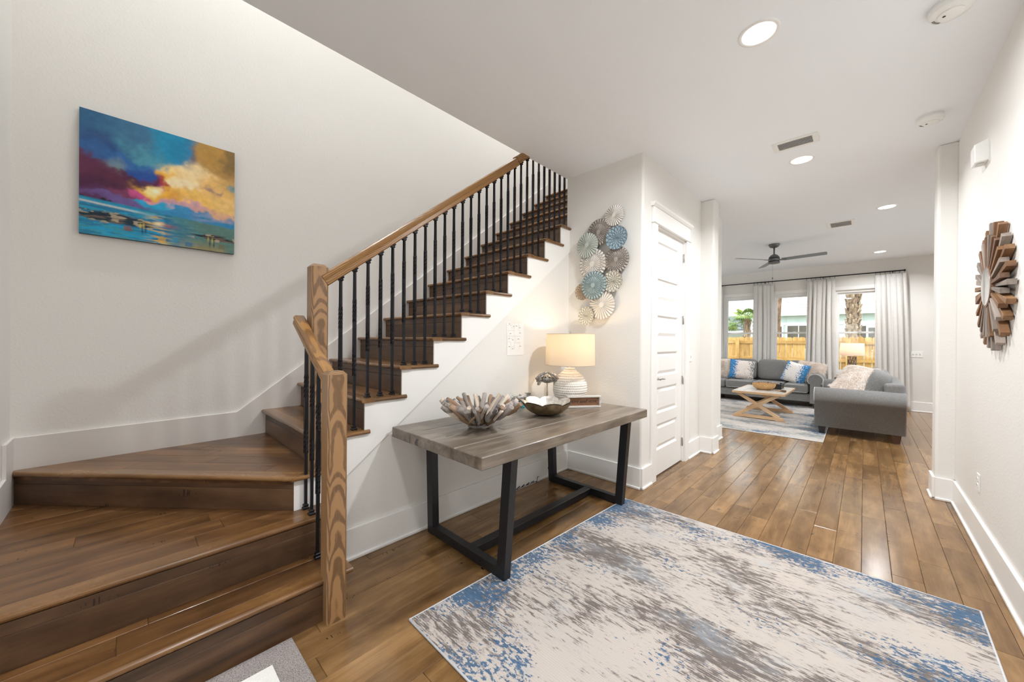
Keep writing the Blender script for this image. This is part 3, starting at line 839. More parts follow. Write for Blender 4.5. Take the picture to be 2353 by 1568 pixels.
    return u, v, np.clip(C, 0, 1), n
pu, pv, pc, pn = paint_canvas()
pt = thing('painting', 'square unframed canvas of a colourful sunset over water on the stair wall', 'painting', (-3.425, .188, 1.955))
py0, py1, pz0, pz1 = -.188, .566, 1.955, 2.708
xs = -3.408
m = MB(); m.add([(xs, py0+a*(py1-py0), pz0+b*(pz1-pz0)) for a, b in zip(pu.ravel(), pv.ravel())],
                [(i*(pn+1)+j, (i+1)*(pn+1)+j, (i+1)*(pn+1)+j+1, i*(pn+1)+j+1) for i in range(pn) for j in range(pn)])
tp = NT('canvas_print'); ca = tp.n('ShaderNodeVertexColor'); ca.layer_name = 'print'
tp.set(color=ca.outputs['Color'], rough=.45, spec=.35)
o_ = tp.obj(); tp.bump(tp.noise(o_, 900, 2), .15, .002)
me = m.mesh('canvas', Matrix.Translation((xs, .188, 1.955)), recalc=False)
at = me.color_attributes.new('print', 'FLOAT_COLOR', 'POINT')
at.data.foreach_set('color', np.concatenate([pc.reshape(-1, 3), np.ones((pc.size//3, 1))], 1).astype(np.float32).ravel())
me.materials.append(tp.m); cv = bpy.data.objects.new('canvas', me); COL.objects.link(cv); place(cv, Matrix.Translation((xs, .188, 1.955)), pt)
MB().box(-3.4395, xs-.0006, py0, py1, pz0, pz1).build('stretcher', plain('canvas_edge', '#3a4a58', .7), pt)

# ------------------------------------------------------------------ floor plan sheets taped to the wall under the stair
for lab, z0, z1, y0, y1, seed in (('upper letter sheet with a printed floor plan taped under the stairs', 1.385, 1.478, 2.28, 2.50, 3), ('lower letter sheet with a printed floor plan taped under the stairs', 1.196, 1.392, 2.288, 2.503, 4)):
    X = -2.2385+(.0006 if seed == 4 else 0)
    t = thing('floor_plan_sheet', lab, 'paper', (X, (y0+y1)/2, z0), 'floor plan sheets on the wall')
    MB().box(X, X+.0005, y0, y1, z0, z1).build('paper', plain('paper_white', '#efedea', .7), t)
    ln = MB(); tx = MB(); rr = random.Random(seed); x1 = X+.0007
    def L(ya, za, yb, zb, m=ln, w=.0009):
        d = Vector((0, yb-ya, zb-za)); l = d.length; d.normalize(); n = Vector((0, -d.z, d.y))*w
        a = Vector((x1, ya, za)); b = Vector((x1, yb, zb))
        m.add([a-n, b-n, b+n, a+n], [(0, 1, 2, 3)])
    f = lambda a, b: (y0+(y1-y0)*a, z0+(z1-z0)*b)
    if seed == 3:
        S = [(.05,.8,.3,.8),(.3,.98,.3,.8),(.45,1,.45,.3),(.25,.8,.25,.55),(.25,.55,.45,.55),(.05,.3,.45,.3),(.08,.8,.08,.35),(.7,.98,.7,.3),(.7,.78,.8,.78),(.7,.3,.8,.3),(.12,.3,.12,0),(.42,.3,.42,0)]
        T = [(.12,.93),(.36,.72),(.52,.75),(.72,.6),(.2,.05),(.74,.1)]
    else:
        S = [(.05,.86,.82,.86),(.12,1,.12,.78),(.33,.86,.33,.76),(.12,.76,.33,.76),(.42,1,.42,.25),(.05,.62,.14,.62),(.14,.62,.22,.55),(.22,.55,.22,.2),(.22,.37,.42,.38),(.42,.56,.82,.56),(.72,.56,.72,.24),(.5,.86,.5,.58)]
        T = [(.06,.74),(.28,.69),(.62,.73),(.08,.39),(.28,.29),(.74,.41),(.15,.97)]
    for a, b, c, d in S: L(*f(a, b), *f(c, d))
    for a, b in T: L(*f(a, b), *f(a+.09, b), tx, .0018)
    ln.build('plan_lines', plain('print_grey', '#b5b2b0', .7), t); tx.build('room_names', plain('print_black', '#3b3938', .7), t)
# ------------------------------------------------------------------ foyer rug and entry mat
def rug_mat(name, half, cream='#c6bbb1', grey='#5e5551', blue='#2f6690', pale='#a9b4bf', axis=0, rib=.0105, bthr=.636, dens=0.0):
    t = NT(name); o = t.obj(); x, y, z = t.xyz(o)
    if axis: x, y = y, x
    hx, hy = half if not axis else (half[1], half[0])
    p = t.comb(x, y, 0.0)
    c = t.mix(t.noise(t.scaled(p, (3, 6, 1)), 1, 4, .6), lin(cream), lin('#bcb5b1'))
    # grey brown streaks along x
    s1 = t.noise(t.scaled(p, (13, 50, 1)), 1, 8, .74, .3); s2 = t.noise(t.scaled(p, (1.5, 3.0, 1)), 1, 3, .5)
    s = t.math('ADD', s1, t.math('MULTIPLY', t.math('SUBTRACT', s2, .5), .75))
    ribw = t.math('ADD', t.math('MULTIPLY', t.math('SINE', t.math('MULTIPLY', y, 6.2832/rib)), .5), .5)
    sf = t.math('ADD', s, t.math('MULTIPLY', t.math('SUBTRACT', ribw, .5), .05))
    c = t.mix(t.math('MULTIPLY', t.map(sf, .455+dens, .54+dens), .6), c, lin('#9c938d'))
    c = t.mix(t.math('MULTIPLY', t.map(sf, .50+dens, .585+dens), .85), c, lin(grey))
    # pale blue-grey mist
    c = t.mix(t.math('MULTIPLY', t.map(t.noise(t.scaled(p, (2.3, 4, 1)), 1, 5, .6), .52, .68), .45), c, lin(pale))
    # blue flakes crowding towards the border
    ex = t.math('SUBTRACT', 1.0, t.math('DIVIDE', t.math('ABSOLUTE', x), hx)); ey = t.math('SUBTRACT', 1.0, t.math('DIVIDE', t.math('ABSOLUTE', y), hy))
    e = t.math('MINIMUM', ex, ey)
    big = t.noise(t.vmath('ADD', t.scaled(p, (2.0, 3.0, 1)), (5.3, 1.7, 0)), 1, 2, .5)
    fl = t.noise(t.scaled(p, (34, 58, 1)), 1, 6, .68, .3)
    k = t.math('ADD', t.math('MULTIPLY', t.map(e, 0.0, .5, 1.0, 0.0), .17), t.math('MULTIPLY', big, .86))
    b = t.math('ADD', t.math('MULTIPLY', k, .55), t.math('MULTIPLY', fl, .6))
    bm = t.map(b, bthr, bthr+.016)
    bl = t.mix(t.noise(t.scaled(p, (6, 9, 1)), 1, 3, .6), lin('#1a4164'), lin('#416e92'))
    c = t.mix(t.math('MULTIPLY', bm, .92), c, bl)
    lines = t.math('MULTIPLY', t.map(ribw, .0, .35, 1.0, 0.0), .16)
    c = t.mix(lines, c, lin('#8d847d'))
    t.set(color=c, rough=.95, spec=.1, sheen=.15)
    t.bump(t.math('ADD', t.math('MULTIPLY', ribw, .8), t.math('MULTIPLY', t.noise(o, 700, 2), .6)), .5, .0025)
    return t.m
RC = [(-1.545, .935), (-1.440, 2.905), (.425, 2.925), (.375, .90)]
rug = thing('foyer_rug', 'large cream, grey and blue abstract rug under the console table legs', 'rug', (-.55, 1.92, 0), rz=math.atan2(.02, 1.865))
Mr = WM[rug]
def quad_slab(RC, z0, z1, r=.02, n=14):
    """slab over a quad with softly uneven edges"""
    a, b, c, d = [Vector((*p, 0)) for p in RC]
    pts = []
    for p, q in ((a, b), (b, c), (c, d), (d, a)):
        for i in range(n):
            t = i/n; v = p.lerp(q, t)
            nn = Vector((q.y-p.y, p.x-q.x, 0)).normalized()
            cor = min(t, 1-t); off = .003*math.sin(t*9+p.x*7)-(.012 if cor < .01 else 0)
            v = v+nn*off*.6; pts.append((v.x, v.y))
    return MB().prism(pts, 2, z0, z1)
quad_slab(RC, .0005, .008).build('pile', rug_mat('foyer_rug_pile', (.96, 1.0)), rug, Mr)
# bound edge
bp = RC+[RC[0]]
eb = MB()
for p, q in zip(bp, bp[1:]):
    eb.tube([(p[0], p[1], .0052), ((p[0]+q[0])/2, (p[1]+q[1])/2, .0052), (q[0], q[1], .0052)], .0046, 8)
eb.build('bound_edge', fabric('rug_binding', '#c3c8d0', '#dfe1e4', 600), rug, Mr)

mt = thing('entry_mat', 'grey tufted doormat with a white border band at the foot of the stairs', 'doormat', (-1.45, .1, 0))
tm = NT('mat_grey'); o_ = tm.obj(); nn = tm.noise(o_, 260, 3, .65)
tm.set(color=tm.ramp(nn, [(.36, lin('#6f6765')), (.5, lin('#a79f9c')), (.7, lin('#b9b2b0'))]), rough=1, spec=.1); tm.bump(nn, .8, .006)
def mat_ring(o0, i0, z0, z1):
    m = MB(); (x0, x1, y0, y1), (a0, a1, b0, b1) = o0, i0
    R = lambda q, z: [(q[0], q[2], z), (q[1], q[2], z), (q[1], q[3], z), (q[0], q[3], z)]
    m.rings([R(o0, z0), R(o0, z1), R(i0, z1), R(i0, z0), R(o0, z0)], cap=False, smooth=False); return m
O1 = (-1.815, -1.03, -.62, .515); I1 = (-1.718, -1.127, -.523, .418); I2 = (-1.665, -1.18, -.47, .365)
mat_ring(O1, I1, .001, .017).build('border', tm.m, mt, bevel=.005, seg=2)
mat_ring(I1, I2, .001, .015).build('white_band', fabric('mat_white', '#e4e2de', '#f4f2ef', 300, bump=.8), mt, bevel=.002)
tl = NT('mat_loops'); v = tl.vor(tl.scaled(tl.obj(), (1.6, 1, 1)), 75)
tl.set(color=tl.ramp(v, [(.25, lin('#e6e2dc')), (.5, lin('#b5aca4')), (.62, lin('#4d443f'))]), rough=1); tl.bump(v, -.9, .008)
MB().box(I2[0], I2[1], I2[2], I2[3], .001, .012).build('loop_field', tl.m, mt)

# ------------------------------------------------------------------ console table
Mt = Matrix.Translation((-1.319, 1.183, .008)) @ Matrix.Rotation(math.radians(89.3), 4, 'Z')
tb = bpy.data.objects.new('console_table', None); COL.objects.link(tb); place(tb, Mt)
tag(tb, 'grey-brown plank console table on black trestle legs below the stairs', 'table')
TW, TL, TT = .88, 1.81, .757
for i in range(4):
    y0 = TW*i/4
    MB().box(0, TL, y0+.0004, y0+TW/4-.0004, TT-.065, TT).build('top_board', M_TABLE, tb, Mt @ Matrix.Translation((0, y0+.11, TT)), bevel=.002, local=False) if False else None
    m = MB().box(0, TL, -.1096, .1096, -.065, 0)
    m.build('top_board', M_TABLE, tb, Mt @ Matrix.Translation((0, y0+.11, TT)), bevel=.004, local=True)
def leg(xc, yb, yt):
    m = MB(); hx = .026
    m.rings([[(xc-hx, y0, z), (xc+hx, y0, z), (xc+hx, y0+s, z), (xc-hx, y0+s, z)] for y0, s, z in ((yb, .062, 0), (yt, .066, TT-.065))], smooth=False)
    return m.build('leg', M_BLACKWOOD, tb, Mt, bevel=.0015, local=True)
for xc in (.277, 1.598):
    leg(xc, .100, .046); leg(xc, .784, .812)
    MB().box(xc-.025, xc+.025, .155, .79, .001, .058).build('foot_bar', M_BLACKWOOD, tb, Mt, bevel=.002, local=True)
    MB().box(xc-.022, xc+.022, .08, .86, TT-.078, TT-.0655).build('mount_plate', M_BLACKWOOD, tb, Mt, local=True)
    for yy in (.3, .55):
        MB().tube([(xc-.028, yy, .03), (xc-.024, yy, .03)], .005, 8).build('bolt', M_IRON, tb, Mt, local=True)
MB().box(.302, 1.573, .388, .45, .004, .056).build('stretcher', M_BLACKWOOD, tb, Mt, bevel=.002, local=True)
TZ = .7655

# ------------------------------------------------------------------ driftwood bowl
DRIFT = [wood('driftwood_'+n, a, b, c, .8, 0, (2.5, 26), 0, .12, False, .4) for n, a, b, c in
         (('grey', '#6a635e', '#978e88', '#bdb5ae'), ('brown', '#5e4937', '#8b6f57', '#ac9078'), ('pale', '#9a8a78', '#c2b3a2', '#ddd2c4'), ('dark', '#44403d', '#66605c', '#8a837d'))]
db = thing('driftwood_bowl', 'flared bowl made of grey driftwood sticks on the console table', 'bowl', (-1.80, 1.60, TZ))
rd = random.Random(12)
def stick(p0, p1, r, mat, bend=.012):
    p0, p1 = Vector(p0), Vector(p1); k = 6; pts = []; rad = []
    side = Vector((rd.uniform(-1, 1), rd.uniform(-1, 1), rd.uniform(-1, 1))).normalized()
    for i in range(k):
        t = i/(k-1); pts.append(p0.lerp(p1, t)+side*bend*math.sin(math.pi*t*rd.uniform(.9, 1.1)))
        rad.append(r*rd.uniform(.82, 1.15)*(.75 if i == 0 else 1)*(.9 if i == k-1 else 1))
    M, _ = frame(p0, p1)
    return MB().tube(pts, rad, 8).build('stick', mat, db, M)
c0 = Vector((-1.80, 1.60, TZ))
for i, a in enumerate((.4, .4+math.pi/2, .4+math.pi, .4+1.5*math.pi)):
    d = Vector((math.cos(a), math.sin(a), 0)); n = Vector((-d.y, d.x, 0))
    stick(c0+d*.055-n*.06+Vector((0, 0, .013)), c0+d*.055+n*.06+Vector((0, 0, .013)), .0125, DRIFT[i % 3 if i else 0], .002)
for ring, (n, r0, z0, r1, z1, rr) in enumerate(((20, .05, .025, .215, .172, .0165), (24, .075, .032, .24, .155, .0175), (22, .12, .058, .25, .150, .0165), (16, .16, .085, .262, .158, .0145))):
    for i in range(n):
        a = 2*math.pi*(i+ring*.37)/n+rd.uniform(-.08, .08); da = rd.uniform(-.16, .16)
        l = rd.uniform(.86, 1.06)
        p0 = c0+Vector((r0*math.cos(a), r0*math.sin(a), z0+rd.uniform(-.004, .01)))
        p1 = c0+Vector((r1*l*math.cos(a+da), r1*l*math.sin(a+da), z1*rd.uniform(.9, 1.12)))
        stick(p0, p1, rr*rd.uniform(.7, 1.15), rd.choice([DRIFT[0], DRIFT[0], DRIFT[1], DRIFT[2], DRIFT[3], DRIFT[0]]))
pz = frame(c0+Vector((.13, -.13, .05)), c0+Vector((.19, -.10, .14)))
stick(c0+Vector((.075, -.16, .06)), c0+Vector((.14, -.13, .135)), .007, DRIFT[1], .002)

# ------------------------------------------------------------------ scalloped silver bowl
sb = thing('scalloped_bowl', 'silver petal-edged metal bowl with a bronze outside on the console table', 'bowl', (-1.75, 2.22, TZ))
t = NT('silver_inside'); n = t.noise(t.scaled(t.obj(), (1, 1, 1)), 30, 4, .6)
t.set(color=t.ramp(n, [(.35, lin('#bdb7ae')), (.65, lin('#e6e2da'))]), metal=.85, rough=.34); t.bump(t.noise(t.obj(), 130, 3), .3, .003); M_SILVER = t.m
t = NT('bronze_outside'); n = t.noise(t.obj(), 25, 4, .6)
t.set(color=t.ramp(n, [(.35, lin('#7d6c54')), (.65, lin('#a8967a'))]), metal=.9, rough=.36); M_BRONZE = t.m
def petal_surface(off):
    NU, NV = 168, 18
    def f(u, v):
        a = 2*math.pi*u; lob = abs(math.sin(a*3.5+.6)); fq = abs(math.sin(a*28)); 
        R = .196*(.86+.14*lob**.5); fl = fq
        s = v; r = R*(.05+.95*math.sin(s*math.pi/2)**.85); r = R*s**.72 if s > 0 else 0
        z = .004+.098*(s**2.3)*(1+.26*(lob**.6-.72))+.0028*fl*s**1.5*(1-.75*s)
        r += off*.4*s
        return (-1.75+r*math.cos(a), 2.22+r*math.sin(a), TZ+max(z-off*(1-.3*s), .0005) if off > 0 else TZ+.004+z)
    return MB().grid(f, NU, NV, closed_u=True)
petal_surface(-.0001).build('inner_face', M_SILVER, sb)
petal_surface(.004).build('outer_face', M_BRONZE, sb)

# ------------------------------------------------------------------ metal crab on a rod
t = NT('aged_silver'); n = t.noise(t.obj(), 60, 5, .7)
t.set(color=t.ramp(n, [(.35, lin('#6c6864')), (.5, lin('#a9a5a0')), (.68, lin('#d9d5cf'))]), metal=.85, rough=.38); t.bump(n, .6, .006); M_AGED = t.m
cr = thing('crab_ornament', 'small aged silver crab ornament on a thin rod stand beside the lamp', 'ornament', (-2.04, 2.60, TZ))
Mc = Matrix.Translation((-2.04, 2.60, 0)) @ Matrix.Rotation(math.radians(40), 4, 'Z')     # local -y looks at the camera side, x across
def ell(c, r, n=14, m=10):
    return MB().grid(lambda u, v: (c[0]+r[0]*math.cos(2*math.pi*u)*math.sin(math.pi*v), c[1]+r[1]*math.sin(2*math.pi*u)*math.sin(math.pi*v), c[2]-r[2]*math.cos(math.pi*v)), n, m, closed_u=True)
MB().lathe([(.0001, TZ+.0003), (.05, TZ+.0003), (.05, TZ+.012), (.046, TZ+.016), (.006, TZ+.018), (.0001, TZ+.018)], n=28, cap=False).build('stand_base', M_IRON, cr, Mc, local=True)
MB().tube([(0, 0, TZ+.015), (0, 0, .955)], .0045, 10).build('rod', M_STEEL, cr, Mc, local=True)
ell((0, 0, .985), (.062, .03, .036), 20, 14).build('shell', M_AGED, cr, Mc, local=True)
for s in (-1, 1):
    MB().tube([(s*.05, -.012, .982), (s*.094, -.02, .972), (s*.098, -.024, .985), (s*.062, -.03, 1.022), (s*.012, -.03, 1.046), (s*.002, -.028, 1.040)], [.012, .013, .013, .0155, .011, .004], 10).build('claw_arm', M_AGED, cr, Mc, local=True)
    MB().tube([(s*.022, -.034, 1.030), (s*.05, -.038, 1.008), (s*.082, -.034, .984)], [.004, .009, .006], 8).build('pincer', M_AGED, cr, Mc, local=True)
    for i in range(4):
        MB().tube([(s*(.03+.008*i), -.01+.006*i, .965), (s*(.058+.009*i), -.018+.008*i, .962-.004*i), (s*(.066+.006*i), -.02+.008*i, .94-.004*i), (s*(.074+.004*i), -.024+.008*i, .932)], [.006, .0055, .004, .002], 7).build('walking_leg', M_AGED, cr, Mc, local=True)
    ell((s*.016, -.03, 1.004), (.005, .005, .005), 8, 6).build('eye', M_IRON, cr, Mc, local=True)

# ------------------------------------------------------------------ table lamp
LX, LY = -1.905, 2.755
lp = thing('table_lamp', 'lit table lamp with a linen drum shade and woven white ceramic base', 'lamp', (LX, LY, TZ))
t = NT('woven_ceramic'); t.set(color=t.mix(t.noise(t.obj(), 18, 3), lin('#d9d2ca'), lin('#ebe6df')), rough=.55, spec=.4); M_CERAM = t.m
def body(u, v):
    a = 2*math.pi*u
    prof = [(0, .098), (.06, .112), (.2, .135), (.4, .15), (.6, .146), (.75, .125), (.88, .088), (.95, .058), (1, .045)]
    for (v0, r0), (v1, r1) in zip(prof, prof[1:]):
        if v0 <= v <= v1+1e-9:
            q = (v-v0)/(v1-v0); r = r0+(r1-r0)*q; break
    rows = 15; ph = v*rows; row = int(ph)
    w = (abs(math.sin(ph*math.pi))**.6)*(.15+.85*abs(math.sin(a*26+(row % 2)*math.pi/2)))
    return (LX+(r+.008*w-.004)*math.cos(a), LY+(r+.008*w-.004)*math.sin(a), TZ+.001+v*.306)
MB().grid(body, 208, 90, closed_u=True).build('base', M_CERAM, lp)
MB().lathe([(.0001, TZ+.0005), (.094, TZ+.0005), (.099, TZ+.004)], (LX, LY), 40, cap=False).build('foot', M_CERAM, lp)
MB().lathe([(.045, TZ+.305), (.047, TZ+.312), (.045, TZ+.318), (.012, TZ+.320), (.011, TZ+.375), (.0001, TZ+.376)], (LX, LY), 28, cap=False).build('neck', M_CERAM, lp)
SZ0, SZ1 = 1.112, 1.388
M_SHADE = shade_mat('linen_shade', '#dccdb8', 420, .34)
MB().lathe([(.222, SZ0), (.2195, SZ0+.003), (.213, SZ1-.003), (.2115, SZ1)], (LX, LY), 72, cap=False).build('lamp_shade', M_SHADE, lp)
rim = plain('shade_rim_tape', '#bfae98', .8)
for z, r in ((SZ0+.0015, .2215), (SZ1-.0015, .212)):
    MB().tube([(LX+r*math.cos(a*math.pi/36), LY+r*math.sin(a*math.pi/36), z) for a in range(73)], .0022, 6, cap=False).build('rim', rim, lp)
for i in range(3):
    a = i*2*math.pi/3+.3
    MB().tube([(LX, LY, SZ1-.02), (LX+.21*math.cos(a), LY+.21*math.sin(a), SZ1-.004)], .0016, 6).build('shade_spoke', M_STEEL, lp)
MB().tube([(LX, LY, TZ+.37), (LX, LY, SZ1+.004)], .003, 8).build('harp', M_STEEL, lp)
MB().lathe([(.006, SZ1+.002), (.009, SZ1+.006), (.004, SZ1+.010), (.008, SZ1+.018), (.0001, SZ1+.024)], (LX, LY), 16, cap=False).build('finial', M_STEEL, lp)
MB().lathe([(.012, 1.17), (.014, 1.19), (.030, 1.225), (.028, 1.25), (.0001, 1.272)], (LX, LY), 18, cap=False).build('bulb', emit_mat('bulb_glow', (1, .78, .5, 1), 6.0), lp)
def bulb_light(x, y, z, p, parent):
    d = bpy.data.lights.new('lamp_light', 'POINT'); d.energy = p; d.color = (1, .74, .46); d.shadow_soft_size = .035
    b = bpy.data.objects.new('lamp_light', d); COL.objects.link(b); place(b, Matrix.Translation((x, y, z)), parent)
bulb_light(LX, LY, 1.30, LAMP_POWER, lp)
MB().tube([(-2.03, 2.83, TZ+.006), (-2.12, 2.9, TZ+.006), (-2.205, 2.96, TZ+.004), (-2.214, 2.965, .70), (-2.212, 2.96, .42), (-2.205, 2.93, .26), (-2.19, 2.86, .16), (-2.18, 2.80, .11), (-2.16, 2.82, .04), (-2.10, 2.85, .005), (-2.0, 2.86, .005)], .0032, 6).build('cord', M_BLACK, lp)

cc = thing('coiled_cord', 'thin black coiled power cord hanging behind the console table', 'cord', (-2.19, 2.3, 0))
pts = [(-2.212, 2.30, .70), (-2.21, 2.31, .50), (-2.206, 2.335, .40), (-2.205, 2.30, .28), (-2.20, 2.275, .17), (-2.19, 2.28, .10)]
for i in range(60):
    a = i*.52; pts.append((-2.17+.03*math.cos(a)-.0*i, 2.29+.0052*i+.012*math.sin(a), .042+.028*math.sin(a+1.2)*(1-.006*i)))
pts += [(-2.17, 2.62, .02), (-2.19, 2.66, .06), (-2.2, 2.69, .05)]
MB().tube(pts, .0026, 6).build('cord', M_BLACK, cc)

# ------------------------------------------------------------------ wooden sign
sd = Vector((.177, .242, 0)).normalized(); sn = Vector((sd.y, -sd.x, 0))
Ms = Matrix(((sd.x, -sn.x, 0, -1.812), (sd.y, -sn.y, 0, 2.570), (0, 0, 1, TZ+.001), (0, 0, 0, 1)))   # local x along sign, -y faces the viewer
sg = bpy.data.objects.new('wooden_sign', None); COL.objects.link(sg); place(sg, Ms); tag(sg, 'small white framed wood sign reading HOME sweet HOME on the console table', 'sign')
SW, SH = .298, .098
M_WASH = wood('whitewash', '#a9a49c', '#cfcac3', '#e6e3de', .7, 0, (2, 22), 0, .06)
for a, b, nm in (((0, SW), (0, .014), 'frame_rail'), ((0, SW), (SH-.014, SH), 'frame_rail')):
    MB().box(0, a[1]-a[0], -.03, 0, 0, b[1]-b[0]).build(nm, M_WASH, sg, Ms @ Matrix.Translation((a[0], 0, b[0])), bevel=.001, local=True)
for x in (0, SW-.014):
    MB().box(x, x+.014, -.0295, 0, .014, SH-.014).build('frame_stile', M_WASH, sg, Ms, bevel=.001, local=True)
MB().box(0, SW-.028, -.011, -.004, 0, SH-.028).build('sign_board', wood('sign_brown', '#5b3d2b', '#7a543b', '#8d6649', .6, 0, (2, 30), 0, .03), sg, Ms @ Matrix.Translation((.014, 0, .014)), local=True)
def text(body, x, z, size, parent, M, mat, name='lettering', shear=0.0, y=-.0118, ext=.0003):
    c = bpy.data.curves.new('text', 'FONT'); c.body = body; c.size = size; c.shear = shear; c.extrude = ext; c.align_x = 'CENTER'
    to = bpy.data.objects.new('text', c); COL.objects.link(to)
    dg = bpy.context.evaluated_depsgraph_get(); me = bpy.data.meshes.new_from_object(to.evaluated_get(dg))
    bpy.data.objects.remove(to); me.name = name; me.materials.clear(); me.materials.append(mat)
    o = bpy.data.objects.new(name, me); COL.objects.link(o)
    return place(o, M @ Matrix.Translation((x, y, z)) @ Matrix.Rotation(math.pi/2, 4, 'X'), parent)
ink = plain('sign_ink', '#17120f', .6)
text('HOME', .068, .038, .0265, sg, Ms, ink); text('HOME', .232, .038, .0265, sg, Ms, ink)
# cursive "sweet" as pen strokes
pen = [[(0,.3),(.12,.42),(.2,.9),(.24,.95),(.3,.5),(.32,.15),(.18,.0),(.08,.1)],
       [(.3,.12),(.42,.3),(.52,.85),(.52,.3),(.6,.02),(.72,.3),(.76,.8),(.76,.3),(.84,.02),(.98,.3),(1.02,.8),(1.06,.72),(1.16,.7)],
       [(1.16,.42),(1.34,.5),(1.42,.72),(1.34,.92),(1.22,.7),(1.22,.3),(1.32,.03),(1.48,.1),(1.6,.4)],
       [(1.6,.42),(1.78,.5),(1.86,.72),(1.78,.92),(1.66,.7),(1.66,.3),(1.76,.03),(1.92,.1),(2.06,.4)],
       [(2.06,.4),(2.22,1.0),(2.34,1.7),(2.26,.9),(2.24,.3),(2.32,.02),(2.46,.15),(2.62,.5)], [(2.06,1.05),(2.3,1.12),(2.62,1.25)]]
m = MB()
for s_ in pen:
    P_ = []
    for i in range(len(s_)-1):
        a = s_[max(i-1, 0)]; b = s_[i]; c_ = s_[i+1]; d = s_[min(i+2, len(s_)-1)]
        for q in range(5):
            tt = q/5
            P_.append(tuple(.5*((2*b[k])+(-a[k]+c_[k])*tt+(2*a[k]-5*b[k]+4*c_[k]-d[k])*tt*tt+(-a[k]+3*b[k]-3*c_[k]+d[k])*tt**3) for k in (0, 1)))
    P_.append(s_[-1])
    m.tube([(.112+x*.0275+z*.0035, -.0115, .037+z*.0195) for x, z in P_], .0011, 5)
m.build('script_lettering', ink, sg, Ms, local=True)

# ------------------------------------------------------------------ little fish figurine behind the bowls
fg = thing('fish_figurine', 'small grey metal fish figurine with a turquoise glass foot between the bowls', 'figurine', (-2.09, 2.29, TZ))
Mf = Matrix.Translation((-2.09, 2.29, TZ)) @ Matrix.Rotation(math.radians(40), 4, 'Z')
rs = []
for i in range(13):
    tt = i/12; x = -.06+.13*tt; r = .028*math.sin(math.pi*min(1, tt*.8+.12))**.8*(1+.10*abs(math.sin(tt*12)))
    z = .068+.02*tt*tt
    rs.append([(x, .5*r*math.cos(a*math.pi/6), z+r*math.sin(a*math.pi/6)) for a in range(12)])
MB().rings(rs).build('body', M_AGED, fg, Mf, local=True)
MB().prism([(.05, .088), (.065, .108), (.04, .124), (.098, .128), (.104, .086), (.088, .1), (.078, .09)], 1, -.006, .006).build('tail_fin', M_AGED, fg, Mf, bevel=.002, local=True)
MB().prism([(-.01, .095), (.0, .11), (.03, .1), (.03, .09)], 1, -.003, .003).build('back_fin', M_AGED, fg, Mf, local=True)
tg = NT('turquoise_glass'); tg.set(color=lin('#38b6c8'), rough=.1, trans=.5); 
MB().prism([(-.03, .0005), (.05, .0005), (.014, .052), (.004, .052)], 1, -.02, .02).build('glass_foot', tg.m, fg, Mf, bevel=.003, local=True)
MB().lathe([(.0001, .001), (.009, .001), (.010, .01), (.009, .024), (.0001, .026)], n=12, cap=False).build('blue_bead', plain('bead_blue', '#1596c0', .2), fg, Mf @ Matrix.Translation((-.03, -.03, 0)), local=True)
tw = NT('clear_glass'); tw.set(color=(.95, .97, .97, 1), rough=.05, trans=.9)
MB().lathe([(.030, 0), (.031, .003), (.030, .006), (.008, .006), (.008, 0), (.030, 0)], n=28, cap=False).build('glass_ring', tw.m, fg, Mf @ Matrix.Translation((-.062, .01, .088)) @ Matrix.Rotation(math.pi/2, 4, 'X'), local=True)
MB().tube([(-.062, .01, .002), (-.062, .01, .07)], .003, 8).build('wire_stem', M_AGED, fg, Mf, local=True)

# ------------------------------------------------------------------ metal disc wall art
wa = thing('wall_art', 'cluster of embossed metal discs in white, blue, grey and tan on the end wall', 'wall art', (-1.85, 3.19, 1.5))
def disc_mat(name, hexc, edge):
    t = NT(name); a = t.n('ShaderNodeVertexColor'); a.layer_name = 'groove'
    g = t.n('ShaderNodeSeparateColor'); t.l(a.outputs['Color'], g.inputs[0])
    n = t.noise(t.obj(), 40, 4, .6)
    base = t.mix(n, tuple(v*.82 for v in lin(hexc)[:3])+(1,), lin(hexc))
    t.set(color=t.mix(t.math('MULTIPLY', g.outputs[0], .95), base, lin(edge)), rough=.45, spec=.5)
    return t.m
DM = {k: disc_mat('disc_'+k, c, e) for k, (c, e) in {
    'white': ('#e9e5df', '#6d6459'), 'grey': ('#aea69f', '#4a443f'), 'blue': ('#9ab0bd', '#3a5666'), 'sage': ('#c4cac3', '#55625c'),
    'teal': ('#a6b9bc', '#2f4e58'), 'cream': ('#d9d6ca', '#6a6450'), 'tan': ('#c8b7a2', '#6b5742')}.items()}
